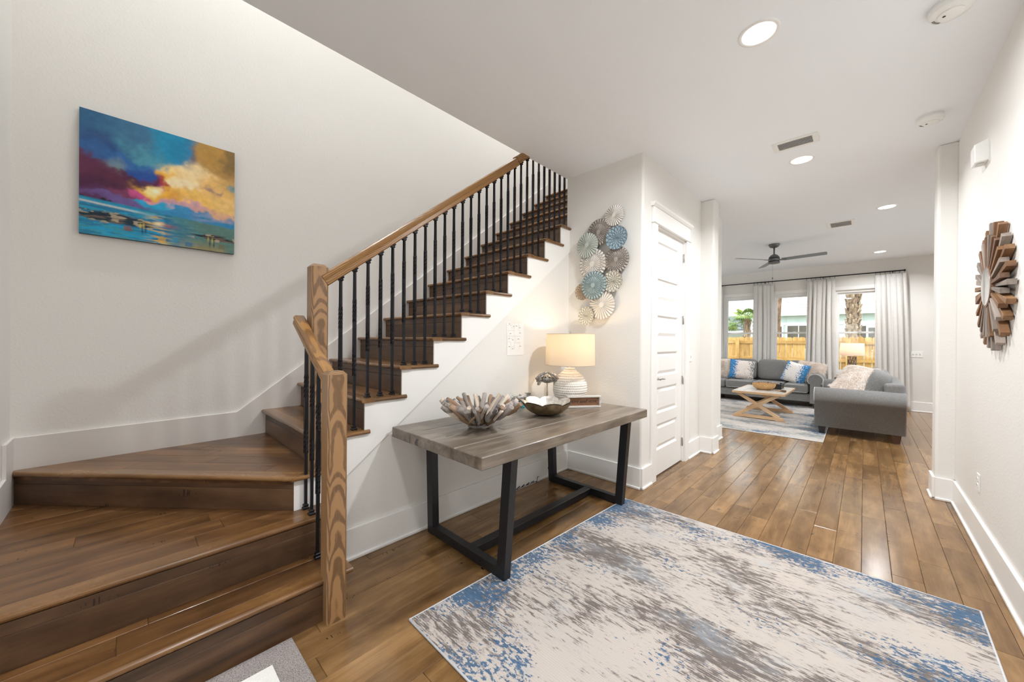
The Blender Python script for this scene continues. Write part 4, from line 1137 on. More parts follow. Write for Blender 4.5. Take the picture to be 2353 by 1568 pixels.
def disc(cx, cz, R, kind, mat, y, rot=0.0, label=None):
    NU, NV = (312, 40) if kind == 'lotus' else (208, 26)
    gro = []
    tri = lambda q: abs((q % 1.0)*2-1)         # 1 at the cell border
    def h(a, s):
        if kind == 'fan':
            N = 26; q = tri(a*N/(2*math.pi)); c = max(0, min(1, (s-.16)/.05))
            g = min(1, max(0, (q-.76)/.18))*c; z = .012*(1-q)*c*(.5+.5*s)+.006*(1-c)
        elif kind == 'lotus':
            N = 26; q = tri(a*N/(2*math.pi)); c = max(0, min(1, (s-.14)/.05))
            if s < .62+.05*math.cos(a*N):
                g = min(1, max(0, (q-.76)/.18))*c; z = .013*(1-q)*c*(.4+.6*s)+.005*(1-c)
            else:
                w = (s-.6)*3.6; p1 = tri(a*N/(4*math.pi)*2+w*.5+.5); p2 = tri(a*N/(4*math.pi)*2-w*.5+.5); q = max(p1, p2)
                g = min(1, max(0, (q-.76)/.18)); z = .012*(1-q)+.002
        else:
            N = 15; w = math.log(max(s, .04))*-2.55; p1 = tri(a*N/(2*math.pi)+w*.5); p2 = tri(a*N/(2*math.pi)-w*.5); q = max(p1, p2)
            g = min(1, max(0, (q-.80)/.15))*min(1, s*6); z = .008*(1-q**3)
        return z, g
    def f(u, v):
        a = 2*math.pi*u; s = v
        z, g = h(a, s)
        N = 26 if kind != 'honey' else 15
        sc = 1-(.035*tri(a*N/(2*math.pi))**2)*max(0, (s-.85)/.15)
        if s > .985: g = max(g, .75)
        gro.append(g)
        dome = .016*(1-s*s) if kind != 'honey' else .010*s*s
        return (cx+R*s*sc*math.cos(a+rot), y-dome-z, cz+R*s*sc*math.sin(a+rot))
    m = MB().grid(f, NU, NV, closed_u=True)
    M = Matrix.Translation((cx, y, cz)); me = m.mesh('disc', M, recalc=False)
    at = me.color_attributes.new('groove', 'FLOAT_COLOR', 'POINT')
    at.data.foreach_set('color', np.array([[g, g, g, 1] for g in gro], np.float32).ravel())
    me.materials.append(mat); o = bpy.data.objects.new('disc', me); COL.objects.link(o); place(o, M, wa)
    if label: o['label'] = label
    MB().tube([(cx, 3.199, cz), (cx, y-.004, cz)], .006, 8).build('wall_post', M_IRON, wa)
    return o
for a in ((-1.700, 2.504, .100, 'fan', 'white', 3.165, 'small white pleated disc at the top'),
          (-1.864, 2.378, .131, 'lotus', 'grey', 3.170, 'grey petal disc upper left'),
          (-1.665, 2.285, .110, 'honey', 'blue', 3.150, 'blue honeycomb disc upper right'),
          (-1.977, 2.266, .123, 'fan', 'sage', 3.145, 'sage green pleated disc on the left'),
          (-1.930, 2.078, .153, 'lotus', 'white', 3.165, 'large white petal disc in the middle'),
          (-1.674, 2.087, .126, 'lotus', 'grey', 3.165, 'grey petal disc on the right'),
          (-1.899, 1.865, .138, 'lotus', 'teal', 3.135, 'teal petal disc in front'),
          (-1.707, 1.887, .102, 'honey', 'cream', 3.160, 'cream honeycomb disc lower right'),
          (-2.046, 1.819, .085, 'honey', 'tan', 3.172, 'small tan honeycomb disc lower left'),
          (-1.823, 1.673, .140, 'fan', 'white', 3.165, 'large white pleated disc near the bottom'),
          (-1.986, 1.574, .090, 'honey', 'cream', 3.150, 'small cream honeycomb disc at the bottom')):
    disc(*a[:4], DM[a[4]], a[5], RND.random()*6, a[6])
wf = MB()
for p, q in (((-1.7, 2.5), (-1.86, 2.38)), ((-1.86, 2.38), (-1.93, 2.08)), ((-1.66, 2.29), (-1.67, 2.09)), ((-1.93, 2.08), (-1.9, 1.86)), ((-1.67, 2.09), (-1.71, 1.89)), ((-1.9, 1.86), (-1.82, 1.67)), ((-1.9, 1.86), (-2.046, 1.82)), ((-1.82, 1.67), (-1.986, 1.574)), ((-1.98, 2.27), (-1.93, 2.08)), ((-1.7, 2.5), (-1.665, 2.285)), ((-1.86, 2.38), (-1.665, 2.285))):
    wf.tube([(p[0], 3.192, p[1]), (q[0], 3.192, q[1])], .004, 6)
wf.build('back_frame', M_IRON, wa)

# ------------------------------------------------------------------ sunburst mirror
sm_ = thing('sunburst_mirror', 'round sunburst mirror framed by radiating wooden slats on the right wall', 'mirror', (.555, 3.455, 1.66))
SL = [wood('slat_'+n, a, b, c, .5, 0, (2, 18), 0, .18, False, .1) for n, a, b, c in (('walnut', '#4f382a', '#745541', '#94745a'), ('grey', '#6f6259', '#91847a', '#aea197'), ('amber', '#5e3e27', '#7d593a', '#997450'))]
NS = 46
for i in range(NS):
    a = 2*math.pi*i/NS+.04; long = i % 2
    ro = (.362 if long else .300)*RND.uniform(.97, 1.03); ri = .105
    d = Vector((0, math.cos(a), math.sin(a))); c = Vector((.5385-.012*(1-long), 3.455, 1.66))
    w = .030 if long else .028
    M, L = frame(c+d*ri, c+d*ro, (-1, 0, 0))
    wi = .013
    m = MB(); m.rings([[(x, -h, -.0165), (x, h, -.0165), (x, h, .0165), (x, -h, .0165)] for x, h in ((0, wi/2), (L, w/2))], smooth=False)
    m.build('slat', RND.choice([SL[0], SL[1], SL[1], SL[2]]), sm_, M, bevel=.001, local=True)
MB().tube([(.530, 3.455, 1.66), (.508, 3.455, 1.66)], .118, 56, smooth=False).build('mirror_rim', SL[0], sm_)
MB().tube([(.509, 3.455, 1.66), (.5065, 3.455, 1.66)], .108, 56, smooth=False).build('mirror_glass', plain('mirror_silver', '#f2f2f2', .02, 1.0), sm_)
MB().tube([(.5595, 3.455, 1.66), (.553, 3.455, 1.66)], .17, 40, smooth=False).build('back_board', SL[0], sm_)
# ------------------------------------------------------------------ living room windows
def window(i, a, b, z0=.66, z1=2.45):
    y = 10.6
    w = wall_grid(1, y+.03, y+.11, (a, b), (z0, z1), [(a+.045, b-.045, z0+.05, z1-.05)]).build('window_%d' % i, M_WHITEFRAME, None)
    w['kind'] = 'structure'
    MB().box(a-.01, b+.01, y-.03, y+.03, z0-.028, z0).build('sill', M_TRIM, w, bevel=.004)
    MB().box(a-.06, b+.06, y-.014, y, z0-.11, z0-.028).build('apron', M_TRIM, w, bevel=.002)
    MB().box(a-.06, b+.06, y-.016, y, z1, z1+.075).build('head_casing', M_TRIM, w, bevel=.002)
    for x in (a-.055, b): MB().box(x, x+.055, y-.014, y, z0-.028, z1).build('side_casing', M_TRIM, w, bevel=.002)
    zm = 1.545
    for nm, za, zb, yy in (('lower_sash', z0+.05, zm+.02, y+.045), ('upper_sash', zm-.02, z1-.05, y+.07)):
        s = wall_grid(1, yy, yy+.025, (a+.045, b-.045), (za, zb), [(a+.075, b-.075, za+.035, zb-.035)]).build(nm, M_WHITEFRAME, w)
        MB().box(a+.075, b-.075, yy+.010, yy+.014, za+.035, zb-.035).build('pane', M_GLASS, s)
    MB().box((a+b)/2-.03, (a+b)/2+.03, y+.03, y+.045, zm+.012, zm+.026).build('sash_lock', M_TRIM, w, bevel=.003)
for i, (a, b) in enumerate(WIN): window(i+1, a, b)
window(4, -4.3, -3.2)
gd = MB().box(3.205, 3.215, 6.0, 8.6, .1, 2.3).build('window_5', M_GLASS, None); gd['kind'] = 'structure'
# front entry door and sidelights (behind the camera): they let daylight in
fd = wall_grid(1, -1.88, -1.835, (-.995, -.065), (.005, 2.345), [(-.86, -.2, .5, 2.2)]).build('door_2', M_DOOR, None); fd['kind'] = 'structure'
MB().box(-.86, -.2, -1.862, -1.855, .5, 2.2).build('pane', M_GLASS, fd)
for i, (a, b) in enumerate(((-1.42, -1.12), (.06, .36))):
    g = MB().box(a, b, -1.865, -1.858, .3, 2.35).build('window_%d' % (6+i), M_GLASS, None); g['kind'] = 'structure'

# ------------------------------------------------------------------ curtain rod and curtains
RY, RZ = 10.515, 2.755
cr_ = thing('curtain_rod', 'long black curtain rod across the three living room windows', 'curtain rod', (-1.2, RY, RZ))
MB().tube([(-3.05, RY, RZ), (.545, RY, RZ)], .0115, 12).build('rod', M_IRON, cr_)
for x in (.545, -3.05): MB().lathe([(.0001, 0), (.016, .001), (.018, .02), (.016, .03), (.0001, .032)], n=14, cap=False).build('finial', M_IRON, cr_, Matrix.Translation((x, RY, RZ)) @ Matrix.Rotation(math.pi/2 if x > 0 else -math.pi/2, 4, 'Y'), local=True)
for x in (-2.95, -1.72, -.66, .40):
    MB().tube([(x, 10.598, RZ-.02), (x, RY, RZ-.018), (x, RY, RZ-.004)], .007, 8).build('bracket', M_IRON, cr_)
def curtain(label, x0, x1, xb0, xb1, folds, seed, amp=.032):
    rr = random.Random(seed); t = thing('curtain', label, 'curtain', ((x0+x1)/2, RY, .02), 'grey linen curtains on the rod')
    ph = [rr.uniform(0, 6) for _ in range(4)]; dv = [rr.uniform(-.45, .45) for _ in range(folds+2)]
    zt = RZ-.045
    def f(u, v):
        q = u*folds; k = int(min(q, folds-1e-6)); fr = q-k
        wq = k+fr+dv[k]*.35*math.sin(math.pi*fr)
        s = math.sin(2*math.pi*wq+.25*math.sin(v*3+ph[0])); A = amp*(.65+.5*math.sin(k*2.1+ph[1]))*(.45+.55*min(1, v*4))
        x = (x0+(x1-x0)*u)*(1-v)+(xb0+(xb1-xb0)*u)*v+.012*math.sin(2*math.pi*wq*1.0+1.2)+.01*math.sin(v*4+ph[2]+u*3)
        return (x, RY+A*s, zt-(zt-.015)*v-.006*abs(s)*(1-v))
    o = MB().grid(f, folds*14, 26).build('panel', M_CURTAIN, t)
    md = o.modifiers.new('cloth_thickness', 'SOLIDIFY'); md.thickness = .002
    for i in range(folds+1):
        x = x0+(x1-x0)*min(1, (i+.1)/(folds+.2))
        MB().tube([(x+.0, RY+.017*math.cos(a*math.pi/7), RZ-.003+.019*math.sin(a*math.pi/7)) for a in range(15)], .0028, 5, cap=False).build('ring', M_IRON, t)
        MB().box(x-.003, x+.003, RY-.004, RY+.004, RZ-.05, RZ-.022).build('clip', M_IRON, t)
curtain('grey curtain panel mostly hidden behind the hall wall end at far left', -3.0, -2.62, -3.05, -2.58, 5, 2)
curtain('grey curtain panel between the left and middle windows', -1.95, -1.57, -1.99, -1.50, 5, 5)
curtain('grey curtain panel between the middle and right windows', -.95, -.46, -.97, -.44, 6, 8)
curtain('grey curtain panel to the right of the right window', .15, .57, .14, .66, 6, 13)

# ------------------------------------------------------------------ ceiling fan
FX, FY = -1.14, 7.75
fn = thing('ceiling_fan', 'grey three blade ceiling fan with a pull chain in the living room', 'ceiling fan', (FX, FY, 2.69))
M_FAN = plain('fan_pewter', '#6a6c6f', .38, .55); M_BLADE = plain('fan_blade_grey', '#7e868d', .45)
MB().lathe([(.0001, HC-.0005), (.08, HC-.0005), (.082, HC-.012), (.06, HC-.05), (.03, HC-.062), (.0001, HC-.063)], (FX, FY), 32, cap=False).build('canopy', M_FAN, fn)
MB().tube([(FX, FY, HC-.06), (FX, FY, 2.83)], .0125, 12).build('downrod', M_FAN, fn)
MB().lathe([(.0001, 2.845), (.03, 2.843), (.055, 2.825), (.074, 2.80), (.08, 2.785)], (FX, FY), 36, cap=False).build('motor_cap', M_FAN, fn)
MB().lathe([(.07, 2.786), (.07, 2.776)], (FX, FY), 36).build('motor_band', M_BLACK, fn)
MB().lathe([(.082, 2.776), (.085, 2.76), (.085, 2.735), (.082, 2.728)], (FX, FY), 36).build('motor_housing', M_FAN, fn)
MB().lathe([(.075, 2.729), (.075, 2.718)], (FX, FY), 36).build('motor_band', M_BLACK, fn)
MB().lathe([(.084, 2.718), (.086, 2.70), (.08, 2.688), (.05, 2.682), (.0001, 2.68)], (FX, FY), 36).build('switch_housing', M_FAN, fn)
for i, a in enumerate((-5, 115, 233)):
    Mb = Matrix.Translation((FX, FY, 2.745)) @ Matrix.Rotation(math.radians(a), 4, 'Z') @ Matrix.Rotation(math.radians(-11), 4, 'X')
    b = MB().prism([(.115, -.055), (.70, -.068), (.715, -.05), (.70, .05), (.13, .058)], 2, -.003, .003).build('blade', M_BLADE, fn, Mb, local=True)
    MB().prism([(.07, -.02), (.13, -.028), (.18, -.02), (.18, .02), (.13, .028), (.07, .02)], 2, -.009, -.003).build('blade_iron', M_FAN, b, Mb, local=True)
MB().tube([(FX-.02, FY, 2.685), (FX-.02, FY, 2.45)], .0016, 5).build('pull_chain', M_STEEL, fn)
MB().lathe([(.0001, 2.455), (.007, 2.448), (.008, 2.42), (.0001, 2.412)], (FX-.02, FY), 10, cap=False).build('chain_pull', M_FAN, fn)

# ------------------------------------------------------------------ living room rug
LR = [(-3.9, 6.33), (-.39, 6.385), (-.42, 9.72), (-3.95, 9.7)]
lr = thing('living_room_rug', 'faded blue and cream striped rug under the coffee table', 'rug', (-2.1, 8.0, 0))
quad_slab([LR[1], LR[2], LR[3], LR[0]], .0005, .009).build('pile', rug_mat('living_rug_pile', (1.75, 1.68), cream='#cfc8be', grey='#6c7c84', blue='#2f5d80', rib=.02, dens=.02, bthr=.665), lr)
eb = MB(); q = LR+[LR[0]]
for a, b in zip(q, q[1:]): eb.tube([(a[0], a[1], .006), (b[0], b[1], .006)], .005, 6)
eb.build('bound_edge', fabric('living_rug_binding', '#c9c2ba', '#ddd7d0', 500), lr)

# ------------------------------------------------------------------ upholstery helpers
def cushion(name, c, size, mat, parent, puff=.35, M=None, n=12, crown=.0):
    """rounded pillow box: superellipsoid of half sizes"""
    hx, hy, hz = size[0]/2, size[1]/2, size[2]/2
    def sp(a, e): 
        return math.copysign(abs(a)**e, a)
    def f(u, v):
        a = 2*math.pi*u; b = math.pi*(v-.5)
        e1 = puff; 
        return (hx*sp(math.cos(b), e1)*sp(math.cos(a), e1), hy*sp(math.cos(b), e1)*sp(math.sin(a), e1), hz*sp(math.sin(b), .8 if crown else e1))
    MM = Matrix.Translation(c) if M is None else M
    return MB().grid(f, 40, 20, closed_u=True).build(name, mat, parent, MM, local=True)
def softbox(x0, x1, y0, y1, z0, z1, name, parent, mat=None, r=.03):
    return MB().box(x0, x1, y0, y1, z0, z1).build(name, mat or M_SOFA, parent, bevel=r, seg=3)
def pipe(pts, parent, r=.006): return MB().tube(pts, r, 6).build('piping', M_PIPE, parent)

# ------------------------------------------------------------------ long sofa under the windows
so = thing('sofa', 'long charcoal grey sofa with rolled arm below the windows', 'sofa', (-1.7, 9.95, 0))
SX0, SX1 = -2.95, -.62
softbox(SX0, SX1, 9.52, 10.40, .12, .29, 'base', so)
softbox(SX0, SX1, 10.22, 10.44, .12, .80, 'back_frame', so, r=.05)
cw = (-.80-(-2.75))/3*1.0
gaps = [-2.77, -2.30, -1.78, -1.215, -.80]
for a, b in zip(gaps[1:], gaps[2:]):
    c = softbox(a+.006, b-.006, 9.47, 10.22, .295, .47, 'seat_cushion', so, r=.045)
    pipe([(a+.03, 9.478, .455), (b-.03, 9.478, .455)], c); pipe([(a+.03, 9.474, .315), (b-.03, 9.474, .315)], c)
    Mc_ = Matrix.Translation(((a+b)/2, 10.13, .70)) @ Matrix.Rotation(math.radians(-12), 4, 'X')
    cushion('back_cushion', None, (b-a-.006, .24, .46), M_SOFA, so, .38, Mc_)
c = softbox(-2.77, -2.306, 9.47, 10.22, .295, .47, 'seat_cushion', so, r=.045)
cushion('back_cushion', None, (.47, .24, .46), M_SOFA, so, .38, Matrix.Translation((-2.54, 10.13, .70)) @ Matrix.Rotation(math.radians(-12), 4, 'X'))
softbox(SX0+.02, SX1-.02, 9.505, 9.53, .13, .20, 'front_rail', so, r=.01)
def rolled_arm(parent, axis, lo, hi, c0, c1, ztop, zb=.1, front_pipe=True):
    """arm running along axis (0/1) between lo..hi; cross section c0..c1 with rolled top"""
    w = c1-c0; m = (c0+c1)/2; R = w*.62
    sec = [(c0+.015, zb), (c1-.015, zb), (c1-.015, ztop-R*1.5)]
    for i in range(13):
        a = -math.radians(35)+math.radians(250)*i/12
        sec.append((m+R*math.cos(a), ztop-R+R*math.sin(a)))
    sec.append((c0+.015, ztop-R*1.5))
    mb = MB()
    P = lambda t, s: ((t, s[0], s[1]) if axis == 0 else (s[0], t, s[1]))
    ts = [lo, lo+.012, hi-.012, hi]; sh = [.94, 1, 1, .94]
    cz = (zb+ztop)/2
    mb.rings([[P(t, (m+(q[0]-m)*k, cz+(q[1]-cz)*k)) for q in sec] for t, k in zip(ts, sh)], smooth=False)
    o = mb.build('arm', M_SOFA, parent)
    for p in o.data.polygons: p.use_smooth = len(p.vertices) == 4
    if front_pipe:
        pipe([P(lo-.002, (m+(q[0]-m)*.97, cz+(q[1]-cz)*.97)) for q in sec[2:]], o, .007)
    return o
rolled_arm(so, 1, 9.46, 10.42, -.80, -.60, .70)
rolled_arm(so, 1, 9.46, 10.42, -2.97, -2.77, .70)
for x in (-2.88, -.70):
    for y in (9.53, 10.36):
        MB().prism([(x-.03, y-.03), (x+.03, y-.03), (x+.03, y+.03), (x-.03, y+.03)], 2, .0095, .12).build('leg', M_SOFALEG, so)

# ------------------------------------------------------------------ loveseat seen from its side
lv = thing('loveseat', 'grey loveseat showing its long rolled side arm towards the hall', 'sofa', (-.06, 7.8, 0))
softbox(-.46, .36, 7.16, 8.62, .12, .29, 'base', lv)
softbox(.20, .40, 7.05, 8.72, .12, .78, 'back_frame', lv, r=.035)
arm_n = rolled_arm(lv, 0, -.525, .405, 6.97, 7.17, .672, .115)
rolled_arm(lv, 0, -.525, .405, 8.61, 8.80, .672, .115)
for a, b in ((7.18, 7.89), (7.90, 8.60)):
    c = softbox(-.50, .2, a, b, .295, .47, 'seat_cushion', lv, r=.045)
    pipe([(-.492, a+.03, .455), (-.492, b-.03, .455)], c)
    Mc_ = Matrix.Translation((.12, (a+b)/2, .69)) @ Matrix.Rotation(math.radians(20), 4, 'Y')
    bc = cushion('back_cushion', None, (.24, b-a-.02, .48), M_SOFA, lv, .42, Mc_)
    for s in (-1, 1):
        pp = []
        for i in range(31):
            q = -math.pi/2+2*math.pi*i/30
            pp.append(tuple(Mc_ @ Vector((s*.055, (b-a-.02)/2*.97*math.copysign(abs(math.cos(q))**.42, math.cos(q)), .24*.97*math.copysign(abs(math.sin(q))**.42, math.sin(q))))))
        if s > 0: pipe(pp, bc, .005)
for x, y, m_ in ((-.44, 7.055, M_SOFALEG), (.32, 7.03, plain('loveseat_leg_brown', '#4a2d20', .45)), (-.44, 8.72, M_SOFALEG), (.32, 8.72, M_SOFALEG)):
    mb = MB(); mb.rings([[(x-h, y-h, z), (x+h, y-h, z), (x+h, y+h, z), (x-h, y+h, z)] for h, z in ((.030, .0095), (.042, .118))], smooth=False)
    mb.build('leg', m_, lv)

# ------------------------------------------------------------------ pillows and fur
def pillow_mesh(w, h, t, n=18):
    m = MB()
    def f(sgn):
        def g(u, v):
            a, b = 2*u-1, 2*v-1
            k = max(0, (1-a**4))*max(0, (1-b**4)); pin = 1-.07*(a*a*b*b)*0-.06*(1-abs(a))*abs(b)**2*0
            ex = 1-.055*(1-b*b); ey = 1-.055*(1-a*a)
            return (a*w/2*ey if False else a*w/2*(1-.06*(1-abs(b)**2)*abs(a)), sgn*t/2*k**.55, b*h/2*(1-.06*(1-abs(a)**2)*abs(b)))
        return g
    m.grid(f(1), n, n); m.grid(f(-1), n, n); return m
def pose(c, rz=0, rx=0, ry=0): return Matrix.Translation(c) @ Matrix.Rotation(math.radians(rz), 4, 'Z') @ Matrix.Rotation(math.radians(rx), 4, 'X') @ Matrix.Rotation(math.radians(ry), 4, 'Y')
t = NT('blue_dot_fabric'); o_ = t.obj(); x, y, z = t.xyz(o_)
d = t.vor(t.comb(x, 0.0, z), 62); R_ = t.map(t.math('ABSOLUTE', t.math('ADD', x, .03)), .04, .23, .9, .2)
t.set(color=t.mix(t.map(t.math('SUBTRACT', R_, d), -.03, .05), t.mix(t.noise(o_, 9, 2), lin('#2a6ea6'), lin('#4a93c4')), lin('#f0ebe7')), rough=.9); M_BLUEDOT = t.m
t = NT('ombre_dot_fabric'); o_ = t.obj(); x, y, z = t.xyz(o_)
d = t.vor(t.comb(x, 0.0, z), 62)
Rl = t.map(x, -.22, .0, .2, .9); Rr = t.map(x, .06, .27, .9, .42)
c = t.mix(t.map(t.math('SUBTRACT', Rl, d), -.03, .05), lin('#2380be'), lin('#eee3dc')); c = t.mix(t.map(t.math('SUBTRACT', Rr, d), -.03, .05), lin('#7d8286'), c)
t.set(color=c, rough=.9); M_OMBRE = t.m
def pillow(name, label, M, w, h, th, mat):
    t = bpy.data.objects.new(name, None); COL.objects.link(t); place(t, M); tag(t, label, 'pillow', 'throw pillows on the sofa')
    pillow_mesh(w, h, th).build('cover', mat, t, M, local=True)
    pp = []
    for i in range(41):
        q = i/40*4; k = int(q) % 4; f = q-int(q)
        a, b = [((2*f-1), -1), (1, 2*f-1), (1-2*f, 1), (-1, 1-2*f)][k]
        pp.append((a*w/2*(1-.06*(1-b*b)), 0, b*h/2*(1-.06*(1-a*a))))
    MB().tube(pp, .004, 5).build('seam', mat, t, M, local=True)
    return t
pillow('blue_pillow', 'blue and white dotted throw pillow at the left of the sofa, beside the fur pillow', pose((-2.05, 9.87, .69), 8, -14, 5), .50, .44, .16, M_OMBRE)
pillow('blue_pillow', 'blue edged white throw pillow leaning on the right fur pillow', pose((-1.06, 9.84, .68), -10, -14, 15), .43, .44, .15, M_BLUEDOT)
t = NT('fur_strand'); r_ = t.n('ShaderNodeNewGeometry'); pos = r_.outputs['Position']
t.set(color=t.mix(t.map(t.noise(pos, 9, 3, .6), .35, .65), lin('#f0e4d9'), lin('#fdfaf7')), rough=.9, spec=.1, sheen=.3); M_FUR = t.m
M_FURSKIN = plain('fur_skin', '#f3ebe4', .95)
def fur(points, L, parent, M, n, seed, w=.0035, droop=.5):
    """points(u,v)->(p,nrm) local; strands as tapered two-quad blades in one mesh"""
    rr = random.Random(seed); vs = []; fs = []
    for i in range(n):
        p, nr = points(rr.random(), rr.random())
        l = L*rr.uniform(.5, 1.1); d = (nr+Vector((rr.uniform(-.6, .6), rr.uniform(-.6, .6), rr.uniform(-.6, .6)))).normalized()
        s = d.cross(Vector((rr.uniform(-1, 1), rr.uniform(-1, 1), rr.uniform(-1, 1)))).normalized()*w
        m1 = p+d*l*.5; e = p+d*l*.85+Vector((0, 0, -l*droop*.5)); b = len(vs)
        vs += [p-s, p+s, m1+s*.8, m1-s*.8, e]; fs += [(b, b+1, b+2, b+3), (b+3, b+2, b+4)]
    o = MB().add(vs, fs).build('fur', M_FUR, parent, M, local=True); o['kind'] = 'stuff'; return o
def fur_pillow(label, M, w, h, th, seed):
    t = bpy.data.objects.new('fur_pillow', None); COL.objects.link(t); place(t, M); tag(t, label, 'pillow', 'throw pillows on the sofa')
    pillow_mesh(w, h, th).build('cover', M_FURSKIN, t, M, local=True)
    def pts(u, v):
        a, b = 2*u-1, 2*v-1; k = (1-a**4)*(1-b**4); sg_ = -1 if (seed*u*997) % 1 < .8 else 1
        nr = Vector((a**3*1.2, sg_*.9*(k**.4), b**3*1.2)); nr = nr.normalized() if nr.length > .01 else Vector((0, -1, 0))
        return Vector((a*w/2, sg_*th/2*k**.55, b*h/2)), nr
    fur(pts, .045, t, M, 9000, seed, .0022)
fur_pillow('cream fur pillow at the far left end of the sofa', pose((-2.46, 9.90, .69), 4, -14, -3), .46, .44, .17, 3)
fur_pillow('cream fur pillow behind the blue edged pillow against the right sofa arm', pose((-.81, 9.93, .69), -6, -14, 8), .46, .44, .17, 4)
# fur throw heaped on the loveseat
tw_ = thing('fur_throw', 'cream fur throw draped over the loveseat cushions', 'throw blanket', (-.12, 7.75, .48))
def throw_pt(u, v):
    u = max(0, min(1, u)); v = max(0, min(1, v)); x = -.37+.56*u; y = 7.19+1.1*v
    e = min(1, v/.14)*min(1, (1-v)/.14); e = e*e*(3-2*e); r = min(1, u/.42); r = r*r*(3-2*r)
    z = .53+(.10+.27*r+.03*math.sin(v*9+1+u*2)*r+.02*math.sin(u*9+v*5))*(.25+.75*e)
    return Vector((x+.03*math.sin(v*7), y, z))
o = MB().grid(lambda u, v: tuple(throw_pt(u, v)), 24, 30).build('hide', M_FURSKIN, tw_)
md = o.modifiers.new('thickness', 'SOLIDIFY'); md.thickness = .02
def tpts(u, v):
    p = throw_pt(u, v); a = throw_pt(u+.01, v)-throw_pt(u-.01, v); b = throw_pt(u, v+.01)-throw_pt(u, v-.01)
    n = a.cross(b).normalized(); n = n if n.z > 0 else -n
    e = .5*max(0, 1-u*8)+0
    return p, (n+Vector((-e*1.5, 0, -e))).normalized()
fur(tpts, .06, tw_, Matrix.Identity(4), 18000, 9, .0025)
pillow('blue_pillow', 'blue pillow corner peeking from under the fur throw on the loveseat', pose((-.13, 8.45, .72), 80, -20, 0), .42, .36, .14, M_BLUEDOT)

# ------------------------------------------------------------------ coffee table
ct = thing('coffee_table', 'light wood coffee table with X shaped trestle ends on the living room rug', 'table', (-1.31, 8.05, .009))
M_PINE = wood('table_pine', '#c39a70', '#d6b088', '#e4c6a2', .45, 0, (1.6, 14), 0, .06)
M_TOPW = wood('table_whitewash', '#aca49b', '#c6c0b8', '#d9d4cd', .35, .2, (1.6, 14), 0, .08)
CX0, CX1, CY0, CY1, CZ = -1.685, -.925, 7.40, 8.64, .475
for i in range(6):
    xa = CX0+.02+(CX1-CX0-.04)*i/6; xb = CX0+.02+(CX1-CX0-.04)*(i+1)/6
    board('top_plank', ((xa+xb)/2, CY0+.02, CZ), ((xa+xb)/2, CY1-.02, CZ), xb-xa-.001, .03, M_TOPW, ct, bevel=.001, anchor=(0, -.5))
for p, q in (((CX0, CY0+.01), (CX1, CY0+.01)), ((CX0, CY1-.01), (CX1, CY1-.01)), ((CX0+.01, CY0+.02), (CX0+.01, CY1-.02)), ((CX1-.01, CY0+.02), (CX1-.01, CY1-.02))):
    board('top_edge', (*p, CZ+.001), (*q, CZ+.001), .02, .036, M_PINE, ct, bevel=.002, anchor=(0, -.5))
for y in (7.52, 8.54):
    za, zb = .06, CZ-.037
    board('cross_leg', (-1.62, y, za), (-1.02, y, zb), .05, .055, M_PINE, ct, bevel=.003)
    board('cross_leg', (-1.02, y+.002, za), (-1.62, y+.002, zb), .046, .055, M_PINE, ct, bevel=.003)
    MB().prism([(-1.70, .0095), (-1.58, .0095), (-1.56, .02), (-1.07, .02), (-1.05, .0095), (-.93, .0095), (-.965, .07), (-1.665, .07)], 1, y-.03, y+.03).build('foot', M_PINE, ct, bevel=.003)
board('stretcher', (-1.32, 7.53, .235), (-1.32, 8.53, .235), .05, .035, M_PINE, ct, bevel=.002)
# things on the coffee table
bw = thing('wooden_bowl', 'round tan woven bowl standing on the coffee table', 'bowl', (-1.30, 7.93, CZ))
t = NT('tan_weave'); v = t.vor(t.obj(), 75); t.set(color=t.ramp(v, [(.2, lin('#e3c08f')), (.6, lin('#c59a63'))]), rough=.75); t.bump(v, -.7, .006)
def bowl_f(off):
    def f(u, v):
        a = 2*math.pi*u; s = v
        r = (.075+.105*math.sin(s*math.pi/2)**.8)-off; z = .001+.105*s**1.4+(off if s < .2 else 0)
        if s < .02: r = .0001
        return (-1.30+r*math.cos(a)*1.0, 7.93+r*math.sin(a)*.85, CZ+z+.001)
    return f
MB().grid(bowl_f(0), 40, 14, closed_u=True).build('outer_wall', t.m, bw); MB().grid(bowl_f(.008), 40, 14, closed_u=True).build('inner_wall', t.m, bw)
bt = thing('black_tray', 'dark square tray behind the tan bowl on the coffee table', 'tray', (-1.26, 8.26, CZ))
MB().box(-1.42, -1.08, 8.12, 8.42, CZ+.001, CZ+.012).build('tray_base', M_BLACKWOOD, bt, bevel=.003)
for q in ((-1.43, -1.07, 8.11, 8.125), (-1.43, -1.07, 8.415, 8.43), (-1.43, -1.415, 8.125, 8.415), (-1.085, -1.07, 8.125, 8.415)):
    MB().box(q[0], q[1], q[2], q[3], CZ+.001, CZ+.095).build('tray_side', M_BLACKWOOD, bt, bevel=.003)
t = NT('rope_ball'); v = t.vor(t.obj(), 120); t.set(color=t.ramp(v, [(.2, lin('#c9bfb2')), (.6, lin('#7d7266'))]), rough=.95); t.bump(v, -.8, .006)
